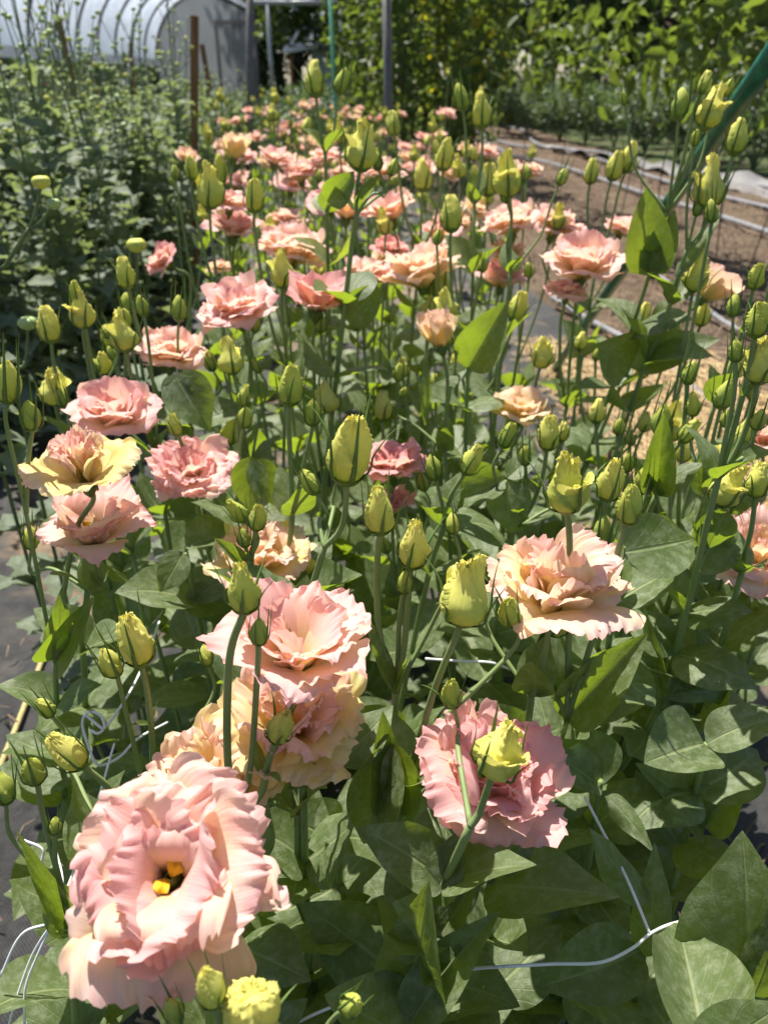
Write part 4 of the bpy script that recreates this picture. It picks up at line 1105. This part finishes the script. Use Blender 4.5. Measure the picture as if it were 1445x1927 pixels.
for (px, py, Y) in [(140, 500, 1.9), (270, 470, 2.2), (60, 520, 1.75), (215, 420, 2.6), (330, 420, 2.9), (20, 400, 2.3), (290, 360, 3.2), (100, 400, 2.8), (180, 380, 3.0), (40, 380, 3.4), (240, 370, 3.6), (150, 350, 4.0), (320, 340, 4.0), (80, 350, 4.4), (215, 330, 4.8)]:
    g = at_y(px, py, Y)
    put_mum(PR.choice(MP[6:]), (g.x, Y, 0), PR.uniform(.92, 1.08))
for t, pr in MP:
    if id(pr) not in mused:
        for c in list(pr.children): bpy.data.objects.remove(c)
        bpy.data.objects.remove(pr)
# single near mum stems with buttons
def mum_stem(label, d, heads, path):
    Y = at(heads[0][0], heads[0][1], d).y
    pts = [at_y(x, y, Y) for x, y in path]
    base = Vector((pts[-1].x, Y, 0)); root = empty('chrysanthemum_plant', base, label, 'chrysanthemum', 'near chrysanthemum stems')
    mb, fol = MB(), MB()
    cur = spline(pts + [base], 8)
    mb.tube([p - np.array(base) for p in cur], .0025, 7)
    for (x, y, w, yel) in heads:
        p = at_y(x, y, Y); mb.tube([q - np.array(base) for q in spline([p, p.lerp(pts[0], .5) + Vector((0, 0, -.004)), pts[0]], 6)], .0017, 6)
        link('flower_bud', MUMBUDY if yel else MUMBUD, root, Matrix.Translation(p - base) @ Matrix.Scale(w * d / F / .0125, 4))
    z = .06
    while z < cur[0][2] - .05:
        q = min(cur, key=lambda c: abs(c[2] - z))
        fol.add(MUML[PR.randrange(6)], leaf_matrix(Vector(q) - base, PR.uniform(0, 6), PR.uniform(0, .6), PR.uniform(.05, .07))); z += .03
    link('stem', mb.mesh('stem', M['mumstem']), root); link('foliage', fol.mesh('foliage', M['mumleaf']), root)
mum_stem('chrysanthemum stem with two pale yellow button buds at the left edge', .80, [(78, 342, 34, 1), (101, 383, 28, 0)], [(55, 430), (10, 500), (-60, 620)])
mum_stem('chrysanthemum stem with one round bright yellow button at the edge of the left bed', .95, [(257, 461, 36, 1)], [(258, 560), (262, 660)])
mum_stem('chrysanthemum stem with a flat greenish button, left of the single yellow lisianthus bud', .90, [(52, 608, 34, 0)], [(48, 680), (40, 780)])

# ------------------------------------------------------------------ hoop house, stakes, posts, poles
M['steel'] = plain('galvanised_steel', (.34, .35, .36), (.26, .27, .28), 15, .45, .5, metal=.3)
M['steel_dark'] = plain('weathered_steel', (.16, .15, .14), (.11, .10, .10), 25, .55, .5, metal=.3)
M['whitewood'] = plain('white_board', (.74, .75, .76), (.62, .63, .65), 8, .55, .3)
M['stake'] = plain('wooden_stake', (.26, .14, .065), (.17, .085, .04), 9, .8, .15, stretch=(6, 6, .6), bump=.5)
def plastic_material():
    m = NT('greenhouse_plastic'); g = m.geo_pos()
    n = m.noise(1.6, 5, .6, vec=g)
    col = m.mix(m.step(n, .3, .7), (.66, .72, .84), (.54, .61, .74))
    s = m.mixs(.50, m.pbsdf(col, .35, .5), m.transl(col))
    tp = m.n('ShaderNodeBsdfTransparent')
    return m.done(m.mixs(m.math('MULTIPLY', m.step(n, .2, .9), .25), s, tp.outputs[0]))
M['plastic'] = plastic_material()
XL, XR, Y0H, Y1H, LEG = -6.1, -3.0, 11.5, 24.0, 1.30
RAD_H = (XR - XL) / 2; XC = (XL + XR) / 2
house = empty('hoop_house', (XC, (Y0H + Y1H) / 2, 0), 'long plastic covered hoop house with curved ribs and a framed end wall', 'greenhouse')
HL = Vector(house.location)
TEND = math.pi - .75        # the arch comes down on a beam carried by two posts on the right
def arch(y, n=28):
    return [Vector((XL, y, 0)), Vector((XL, y, LEG * .6)), Vector((XL, y, LEG))] + [Vector((XC - RAD_H * math.cos(t), y, LEG + RAD_H * math.sin(t))) for t in np.linspace(.06, TEND, n)]
yy = Y1H
while yy >= Y0H:
    link('rib', MB().tube([p - HL for p in arch(yy)], .030, 8).mesh('rib', M['steel_dark']), house); yy -= 1.22
ys = np.linspace(Y0H, Y1H, 60); tt_ = np.linspace(-.02, TEND, 40)
P = np.array([[(XC - (RAD_H + .05) * math.cos(t) - HL.x, y - HL.y, LEG + (RAD_H + .05 - .03 * abs(math.sin((Y1H - y) / 1.22 * math.pi))) * math.sin(t)) for t in tt_] for y in ys])
link('plastic_cover', MB().grid(P).mesh('plastic_cover', M['plastic']), house)
link('hip_board', MB().box((XL + .05 - HL.x, 0, LEG - .05), (.05, Y1H - Y0H, .17)).mesh('hip_board', M['whitewood'], False), house)
ex, ez = XC - RAD_H * math.cos(TEND), LEG + RAD_H * math.sin(TEND)
link('beam', MB().tube([(ex - HL.x, Y0H - HL.y, ez), (ex - HL.x, Y1H - HL.y, ez)], .04, 8).mesh('beam', M['steel_dark']), house)
for py_ in (Y1H,): link('post', MB().tube([(ex - HL.x, py_ - HL.y, 0), (ex - HL.x, py_ - HL.y, ez)], .05, 8).mesh('post', M['steel_dark']), house)
V = []
for t in np.linspace(0, 1, 30):
    x = XL + (ex - XL) * t; c = (XC - x) / RAD_H; z = LEG + RAD_H * math.sqrt(max(0, 1 - c * c)); V.append([(x - HL.x, Y1H + .05 - HL.y, 0.05), (x - HL.x, Y1H + .05 - HL.y, z)])
M['plastic_grey'] = plain('dim_view_plastic', (.24, .26, .28), (.17, .185, .20), 1.5, .4, .5, (.26, .28, .30), .4)  # grey painted in for the dim view through the end wall
link('end_wall', MB().grid(np.array(V)).mesh('end_wall', M['plastic_grey']), house)
xd0, xd1 = at_y(408, 60, Y1H).x, at_y(466, 60, Y1H).x; zt = at_y(408, 45, Y1H).z
fr = MB()
for x in (xd0, xd1): fr.box((x - HL.x, Y1H - .06 - HL.y, zt / 2), (.08, .06, zt))
fr.box(((xd0 + xd1) / 2 - HL.x, Y1H - .06 - HL.y, zt + .05), (xd1 - xd0 + .08, .06, .09))
link('door_frame', fr.mesh('door_frame', M['steel_dark'], False), house)
# open pipe frame beyond the hoop house
YF = 19.0
f0, f1, zb = at_y(484, 100, YF).x, at_y(643, 100, YF).x, at_y(550, 4, YF).z
frame = empty('pipe_frame', ((f0 + f1) / 2, YF, 0), 'open grey pipe frame with a level top beam in front of the small shed', 'frame')
link('beam', MB().tube([(f0 - frame.location.x, 0, zb), (f1 - frame.location.x, 0, zb)], .05, 8).mesh('beam', M['steel']), frame)
for x in (f0 + .28, f1): link('post', MB().tube([(x - frame.location.x, 0, 0), (x - frame.location.x, 0, zb)], .045, 8).mesh('post', M['steel']), frame)

def post(name, label, cat, px0, py0, px1, py1, Y, r, mat, square=False, group=None, zbase=-.05):
    a, b = at_y(px0, py0, Y), at_y(px1, py1, Y)
    dv = (a - b); base = b + dv * ((zbase - b.z) / dv.z)
    mb = MB()
    if square:
        L = (a - base).length; q = dv.normalized().to_track_quat('Z', 'Y')
        mb.box((0, 0, L / 2), (2 * r, 2 * r, L))
        top = MB()
        o = link(name, mb.mesh(name, mat, False)); o.location = base; o.rotation_euler = q.to_euler()
        bv = o.modifiers.new('edge', 'BEVEL'); bv.width = r * .18; bv.segments = 2
    else:
        mb.tube([Vector((0, 0, 0)), (a - base) * .5, a - base], r, 12)
        o = link(name, mb.mesh(name, mat)); o.location = base
    return tag(o, label, cat, group)
post('wooden_stake', 'upright brown wooden stake standing at the edge of the leafy left bed', 'stake', 366, 28, 366, 232, 3.6, .0145, M['stake'], True, 'wooden stakes')
post('wooden_stake', 'brown wooden stake tilted left among the tall chrysanthemum sprays', 'stake', 110, 38, 128, 120, 5.5, .018, M['stake'], True, 'wooden stakes')
post('wooden_stake', 'thin brown stake leaning right of the upright wooden stake', 'stake', 380, 82, 394, 165, 6.5, .016, M['stake'], True, 'wooden stakes')
post('wooden_stake', 'short brown stake behind the left bed, half hidden by chrysanthemum sprays', 'stake', 246, 80, 250, 160, 6.5, .014, M['stake'], True, 'wooden stakes')
post('metal_post', 'thick grey steel post left of the hoop house opening', 'post', 470, -60, 470, 168, 6.6, .028, M['steel_dark'])
post('metal_post', 'dark steel post rising from the flower row in front of the green vines', 'post', 726, -60, 731, 218, 4.3, .021, M['steel_dark'])
post('white_stake', 'short white stake leaning slightly at the far left behind the bed', 'stake', 46, 105, 42, 160, 8.0, .026, M['whitewood'], True)
post('white_stake', 'short white stake standing near the middle of the hoop house side', 'stake', 243, 120, 243, 168, 8.0, .024, M['whitewood'], True)
M['green_line'] = plain('pale_green_twine', (.10, .34, .20), (.08, .26, .16), 30, .5, .3)
post('plant_string', 'thin pale green string hanging straight down in front of the shed', 'string', 618, -60, 628, 140, 4.0, .008, M['green_line'])
# slanting green pole
M['green_paint'] = plain('green_paint', (.010, .17, .095), (.008, .085, .050), 45, .38, .5, bump=.25, bd=.001)
a, b = at(1475, 70, .78), at(1225, 432, 1.30)
dv = b - a; e = a + dv * 2.2
e = a + dv * (a.z / -dv.z) if dv.z < 0 else e
o = link('green_pole', MB().tube(spline([Vector((0, 0, 0)), (e - a) * .5, e - a], 8), .0118, 16).mesh('green_pole', M['green_paint'])); o.location = a
tag(o, 'slanting dark green painted pole behind the tall buds at right', 'pole')

# small shed in the opening
M['shed_wall'] = plain('shed_wall', (.50, .54, .60), (.40, .44, .50), 3, .6, .3)
M['shed_roof'] = plain('pale_metal_roof', (.72, .78, .84), (.62, .68, .75), 3, .35, .5)
sp_ = at_y(600, 58, 24); shed = empty('shed', (sp_.x, 25, 0), 'small shed with a pale sloping metal roof seen through the hoop house opening', 'shed')
hw = 0.75
link('wall', MB().box((.3, .2, 1.15), (1.1, 1.8, 2.3)).mesh('wall', M['shed_wall'], False), shed)
zr = at_y(600, 40, 24).z
link('roof', MB().box((.1, -.1, zr + .05), (2.1, 3.0, .06), rot=Matrix.Rotation(.42, 4, 'X') @ Matrix.Rotation(-.16, 4, 'Y')).mesh('roof', M['shed_roof'], False), shed)
link('post', MB().box((-.75, -1.2, zr / 2 - .25), (.09, .09, zr - .55)).mesh('post', M['stake'], False), shed)

# ------------------------------------------------------------------ vines, shrubs and trees on the right
def scatter_leaves(centres, radius, n, size, seed, flat=.8, hang=0.0, aspect=.5):
    """leaf-shaped hexagon leaves round clump centres"""
    r = np.random.default_rng(seed)
    C = np.array(centres); c = C[r.integers(0, len(C), n)]
    d = r.normal(size=(n, 3)); d /= np.linalg.norm(d, axis=1)[:, None]
    p = c + d * (r.uniform(0, 1, n) ** .5 * radius)[:, None] * [1, 1, flat]
    yv = r.normal(size=(n, 3)) * [1, 1, .6] - [0, 0, hang]; yv /= np.linalg.norm(yv, axis=1)[:, None]
    q = r.normal(size=(n, 3)) + [0, 0, .6]; xv = np.cross(yv, q); xv /= np.linalg.norm(xv, axis=1)[:, None]
    zv = np.cross(xv, yv)
    s = (size * r.uniform(.55, 1.35, n))[:, None]
    w = s * aspect * .5
    V = np.stack([p, p + yv * s * .3 + xv * w + zv * w * .35, p + yv * s * .7 + xv * w * .8 + zv * w * .3, p + yv * s - zv * s * .12, p + yv * s * .7 - xv * w * .8 + zv * w * .3, p + yv * s * .3 - xv * w + zv * w * .35, ], 1).reshape(-1, 3)
    b = np.arange(n)[:, None] * 6
    Q = np.concatenate([b + [0, 1, 2, 3], b + [0, 3, 4, 5]])
    uv = np.concatenate([np.tile(np.array([[.5, 0], [1, .3], [.9, .7], [.5, 1]]), (n, 1, 1)), np.tile(np.array([[.5, 0], [.5, 1], [.1, .7], [0, .3]]), (n, 1, 1))])
    return V, Q, uv
M['vine'] = leaf_material('vine_leaf', (.055, .088, .025), (.09, .13, .038), (.26, .36, .04), .42, .45, .35, False, (.14, .2, .08))
M['vine_yellow'] = leaf_material('yellowing_vine_leaf', (.30, .28, .03), (.22, .26, .03), (.66, .58, .03), .48, .5, .3, False, (.36, .34, .1))
M['shrub'] = leaf_material('grey_shrub_leaf', (.085, .125, .07), (.13, .175, .11), (.18, .28, .05), .32, .36, .5, False, (.18, .22, .15))
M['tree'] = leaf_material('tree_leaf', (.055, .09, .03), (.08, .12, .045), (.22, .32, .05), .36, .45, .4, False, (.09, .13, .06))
M['tree_shade'] = leaf_material('shaded_tree_leaf', (.022, .042, .016), (.035, .06, .022), (.07, .12, .02), .25, .45, .4, False, (.05, .08, .04))  # darker copy of the tree leaf; shade of the back trees painted in
M['bark'] = plain('bark', (.13, .10, .075), (.075, .058, .045), 5, .9, .1, bump=.8, bd=.03, stretch=(4, 4, 1))
def vine(seed, H, nleaf, size, mat, mat2=None, frac=.25, zmin=.12, nst=3):
    r = random.Random(seed); root = empty('trellised_vine', (0, 0, 0), None, 'vine', None)
    st = MB(); cs = []
    for k in range(nst):
        x0, y0 = r.uniform(-.08, .08), r.uniform(-.08, .08)
        cur = spline([Vector((x0, y0, 0))] + [Vector((x0 + r.uniform(-.14, .14), y0 + r.uniform(-.14, .14), H * t)) for t in (.25, .5, .75, 1)], 6)
        st.tube(cur, np.linspace(.006 if nst > 1 else .0035, .003, len(cur)), 6)
        cs += [tuple(p) for p in cur if p[2] > zmin * H]
    cs = np.array(cs); cs = cs[np.random.default_rng(seed).permutation(len(cs))[:int(len(cs) * .62)]]
    mb = MB()
    V, Q, uv = scatter_leaves(cs, .22, nleaf, size, seed, 1, .7); mb.polys(V, Q, 0, uv)
    link('stem', st.mesh('stem', M['bark']), root); link('foliage', mb.mesh('foliage', mat), root)
    if mat2:
        mb = MB(); V, Q, uv = scatter_leaves(cs[:max(3, int(len(cs) * .35))], .18, int(nleaf * frac), size * 1.1, seed + 9, 1, 1.2); mb.polys(V, Q, 0, uv)
        link('yellow_foliage', mb.mesh('yellow_foliage', mat2), root)
    return root
VP = [vine(1, 2.6, 900, .085, M['vine']), vine(2, 2.4, 800, .09, M['vine'], M['vine_yellow'], .12), vine(3, 2.3, 250, .10, M['vine'], M['vine_yellow'], .16, .40, 1)]
VLAB = [('green climbing vine on the trellis row behind the flower bed', 'green vines on the trellis'), ('climbing vine with a few yellow leaves on the trellis row', 'vines with a few yellow leaves'), ('climbing vine with many yellowing leaves on the trellis row', 'yellowing vines on the trellis')]
vused = set()
def put(pr, i, loc, s, labs, usedset, label=None, group=None, sz=1):
    o = copy_tree(pr) if id(pr) in usedset else pr
    usedset.add(id(pr)); o.location = loc; o.rotation_euler = (0, 0, PR.uniform(0, 6.28)); o.scale = (s, s, s * sz)
    o['label'] = label or labs[i][0]; g = group or (labs[i][1] if not label else None)
    if g: o['group'] = g
    return o
for (px, Y, i) in [(680, 9.5, 0), (712, 8.4, 0), (760, 8.0, 0), (800, 9.2, 0), (835, 8.2, 1), (880, 8.8, 0), (915, 7.8, 1), (650, 11, 0), (740, 10.5, 0), (960, 15.5, 0), (1010, 17.5, 1), (1085, 18, 1), (1140, 17.5, 0), (860, 11.5, 0), (1200, 17, 0), (1270, 18, 1), (1390, 17, 0), (1440, 18, 0), (925, 15, 0), (1330, 17, 0)]:
    put(VP[i], i, (at_y(px, 150, Y).x, Y, 0), PR.uniform(.9, 1.15), VLAB, vused)
put(VP[2], 2, (at_y(1005, 150, 6.2).x, 6.2, 0), .95, VLAB, vused)
put(VP[2], 2, (at_y(1075, 150, 6.4).x, 6.4, 0), .9, VLAB, vused)
for (px, Y) in [(1195, 4.6), (1250, 4.9), (1310, 3.9), (1360, 4.3), (1405, 3.5), (1450, 3.2), (1480, 4.0)]:
    put(VP[2], 2, (at_y(px, 150, Y).x, Y, 0), PR.uniform(.9, 1.1), VLAB, vused)
# grey green shrubs in a row behind the pale ground cover
def shrub(seed):
    r = random.Random(seed); root = empty('shrub', (0, 0, 0), None, 'shrub', None)
    st = MB(); cs = []
    for k in range(9):
        e = Vector((r.uniform(-.42, .42), r.uniform(-.42, .42), r.uniform(.4, .85)))
        cur = spline([Vector((0, 0, 0)), e * .5 + Vector((0, 0, .08)), e], 6); st.tube(cur, np.linspace(.010, .003, len(cur)), 5)
        cs += [tuple(p) for p in cur[4:]]
    V, Q, uv = scatter_leaves(cs, .16, 1100, .065, seed, 1, .3)
    link('stem', st.mesh('stem', M['mumstem']), root); link('foliage', MB().polys(V, Q, 0, uv).mesh('foliage', M['shrub']), root)
    return root
SP_ = [shrub(4), shrub(5), shrub(6)]; sused = set(); SL = [('bushy grey green shrub in the row behind the pale ground cover strip', 'grey green shrubs')] * 3
for k, (px, py) in enumerate([(1000, 262), (1060, 266), (1110, 272), (1165, 280), (1225, 290), (1290, 300), (1360, 312), (1440, 325), (1030, 250), (1130, 258), (1210, 266), (1300, 276), (1400, 288), (960, 250), (1350, 300), (1250, 275)]):
    g = at_z(px, py, 0)
    put(SP_[k % 3], k % 3, (g.x, g.y + .3, 0), PR.uniform(.9, 1.25), SL, sused)
for k, (px, Y) in enumerate([(470, 9), (520, 9.5), (560, 10.5), (420, 10), (610, 11), (380, 12), (330, 13), (660, 10)]):
    put(SP_[k % 3], k % 3, (at_y(px, 150, Y).x, Y, 0), PR.uniform(.8, 1.0), SL, sused, 'low leafy bush growing in front of the hoop house opening', 'low bushes before the hoop house')
for k in range(22):
    px = -60 + 26 * k + PR.uniform(-8, 8); Y = PR.uniform(26.5, 30)
    put(SP_[k % 3], k % 3, (at_y(px, 150, Y).x, Y, 0), PR.uniform(2.0, 2.7), SL, sused, 'dark leafy bush far back behind the hoop house', 'bushes behind the hoop house')
# far left plants with purple flower heads
M['purple'] = plain('purple_flower', (.28, .04, .10), (.18, .02, .07), 40, .6, .2)
def purple(seed):
    root = empty('purple_flower_plant', (0, 0, 0), None, 'flower plant', None); r = random.Random(seed)
    st, fl = MB(), MB(); cs = []
    for k in range(12):
        e = Vector((r.uniform(-.3, .3), r.uniform(-.3, .3), r.uniform(.55, .85))); st.tube(spline([Vector((0, 0, 0)), e * .5 + Vector((0, 0, .05)), e], 5), .004, 5); cs.append(tuple(e))
    V, Q, uv = scatter_leaves([(0, 0, 0)], .06, 26, .045, seed, 1.6); fl.polys(V, Q, 0, uv)
    V, Q, uv = scatter_leaves([(c[0] * .7, c[1] * .7, c[2] * .55) for c in cs], .16, 260, .07, seed + 1); lf = MB().polys(V, Q, 0, uv)
    link('stem', st.mesh('stem', M['mumstem']), root); link('foliage', lf.mesh('foliage', M['shrub']), root); fm = fl.mesh('flower_head', M['purple'])
    for c in cs: link('flower_head', fm, root, Matrix.Translation(c))
    return root
pp = purple(3); pused = set()
for (px, Y) in [(60, 9.5), (135, 10)]:
    put(pp, 0, (at_y(px, 150, Y).x, Y, 0), PR.uniform(.9, 1.1), [('purple flowered plant beyond the left bed, along the hoop house side', 'purple flowered plants')], pused)
# trees
def tree(seed, H, mat, dark):
    r = random.Random(seed); rn = np.random.default_rng(seed)
    root = empty('tree', (0, 0, 0), None, 'tree', None); st = MB(); cs = []
    tr_ = spline([Vector((0, 0, -.1)), Vector((r.uniform(-.2, .2), 0, H * .3)), Vector((r.uniform(-.4, .4), r.uniform(-.3, .3), H * .62)), Vector((r.uniform(-.5, .5), r.uniform(-.4, .4), H * .92))], 8)
    st.tube(tr_, np.linspace(.20, .04, len(tr_)), 10)
    for k in range(16):
        p = Vector(tr_[r.randrange(int(len(tr_) * .22), len(tr_))]); a = r.uniform(0, 6.28); L = H * r.uniform(.16, .34) * (1.2 - .5 * p.z / H)
        e = p + Vector((math.cos(a) * L, math.sin(a) * L, L * r.uniform(-.15, .5)))
        c = spline([p, p.lerp(e, .5) + Vector((0, 0, .12 * L)), e], 6); st.tube(c, np.linspace(.07, .015, len(c)), 6)
        for q in c[5:]: cs.append(tuple(q))
        for j in range(3): cs.append(tuple(e + Vector((r.gauss(0, .45), r.gauss(0, .45), r.gauss(0, .4)))))
    V, Q, uv = scatter_leaves(cs, .62, 7500, .20, seed, .8, .2, .6)
    link('trunk', st.mesh('trunk', M['bark']), root); link('crown', MB().polys(V, Q, 0, uv).mesh('crown', mat), root)
    return root
TP = [tree(1, 8, M['tree'], 0), tree(2, 9, M['tree_shade'], 1), tree(3, 7, M['tree'], 0)]
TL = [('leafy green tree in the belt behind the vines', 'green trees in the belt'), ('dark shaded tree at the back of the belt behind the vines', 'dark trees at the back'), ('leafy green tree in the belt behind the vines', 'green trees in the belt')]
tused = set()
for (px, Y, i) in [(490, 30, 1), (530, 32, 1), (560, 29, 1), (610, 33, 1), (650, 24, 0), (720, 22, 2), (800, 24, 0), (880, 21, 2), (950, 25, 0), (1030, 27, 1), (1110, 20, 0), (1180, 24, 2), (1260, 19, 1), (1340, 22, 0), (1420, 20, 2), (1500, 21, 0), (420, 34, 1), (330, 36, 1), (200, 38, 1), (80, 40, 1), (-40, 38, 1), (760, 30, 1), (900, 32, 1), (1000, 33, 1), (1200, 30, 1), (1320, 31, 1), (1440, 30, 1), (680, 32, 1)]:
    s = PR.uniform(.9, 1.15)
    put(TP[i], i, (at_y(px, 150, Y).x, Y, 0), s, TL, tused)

# ------------------------------------------------------------------ netting, rope
M['net'] = plain('white_netting', (.80, .80, .80), (.70, .70, .72), 60, .4, .4)
M['rope'] = plain('straw_coloured_rope', (.50, .43, .20), (.36, .30, .13), 200, .7, .2)
def strings(name, label, cat, segs, r, mat):
    mb = MB()
    for d, px in segs:
        mb.tube(spline([at(x, y, d * dd) for x, y, dd in px], 8), r, 6)
    o = link(name, mb.mesh(name, mat)); return tag(o, label, cat)
strings('netting_string', 'white plant netting hanging in loose strands at the lower left edge', 'netting',
        [(.44, [(0, 1840, 1), (40, 1760, 1), (100, 1735, 1), (165, 1690, 1.02)]), (.44, [(100, 1735, 1), (88, 1690, 1), (75, 1640, 1), (80, 1600, 1), (45, 1582, 1)]),
         (.44, [(100, 1735, 1), (70, 1800, 1), (48, 1860, 1), (46, 1930, 1)]), (.44, [(100, 1735, 1), (60, 1800, 1.01), (25, 1900, 1.01), (15, 1940, 1.01)]), (.46, [(100, 1735, 1), (135, 1650, 1.02), (180, 1520, 1.08), (215, 1400, 1.15)]),
         (.46, [(108, 1730, 1), (118, 1660, 1.02), (105, 1600, 1.05)])], .00075, M['net'])
strings('netting_string', 'white knotted netting curled behind the lemon yellow bud at left', 'netting',
        [(.55, [(160, 1345, 1), (195, 1372, 1), (190, 1348, 1), (168, 1340, 1), (155, 1360, 1), (165, 1400, 1), (185, 1440, 1), (225, 1425, 1.02), (260, 1390, 1.03), (315, 1360, 1.08)]),
         (.55, [(170, 1375, 1), (192, 1376, 1), (240, 1310, 1.03), (275, 1240, 1.1), (300, 1170, 1.2)])], .0010, M['net'])
strings('netting_string', 'white netting strands forming a Y over dark ground at the lower right', 'netting',
        [(.41, [(945, 1820, 1), (1040, 1815, 1), (1130, 1812, 1), (1190, 1785, 1), (1225, 1757, 1), (1270, 1738, 1), (1330, 1728, 1.03)]),
         (.41, [(1222, 1757, 1), (1195, 1690, 1.03), (1165, 1625, 1.08), (1100, 1500, 1.15)]), (.41, [(945, 1820, 1), (870, 1828, 1.03), (700, 1870, 1.05), (560, 1925, 1.05), (480, 1990, 1.05)])], .00085, M['net'])
strings('netting_string', 'white netting strand half hidden among the leaves below the broad peach bloom', 'netting', [(.62, [(800, 1240, 1), (870, 1245, 1), (940, 1252, 1), (1010, 1300, 1.05), (1080, 1440, 1.05)])], .0011, M['net'])
strings('netting_string', 'short white netting strand over grey ground at the right, beyond the leaning stems', 'netting', [(.68, [(1330, 1370, 1), (1290, 1270, 1.05), (1255, 1180, 1.1)])], .0011, M['net'])
gp = [at_z(x, y, .02) for x, y in [(-20, 1490), (30, 1370), (80, 1240), (118, 1130), (150, 1060), (190, 1000)]]
tag(link('braided_rope', MB().tube(spline(gp, 10), .0042, 8).mesh('braided_rope', M['rope'])), 'straw coloured braided rope lying straight on the black fabric at left', 'rope')
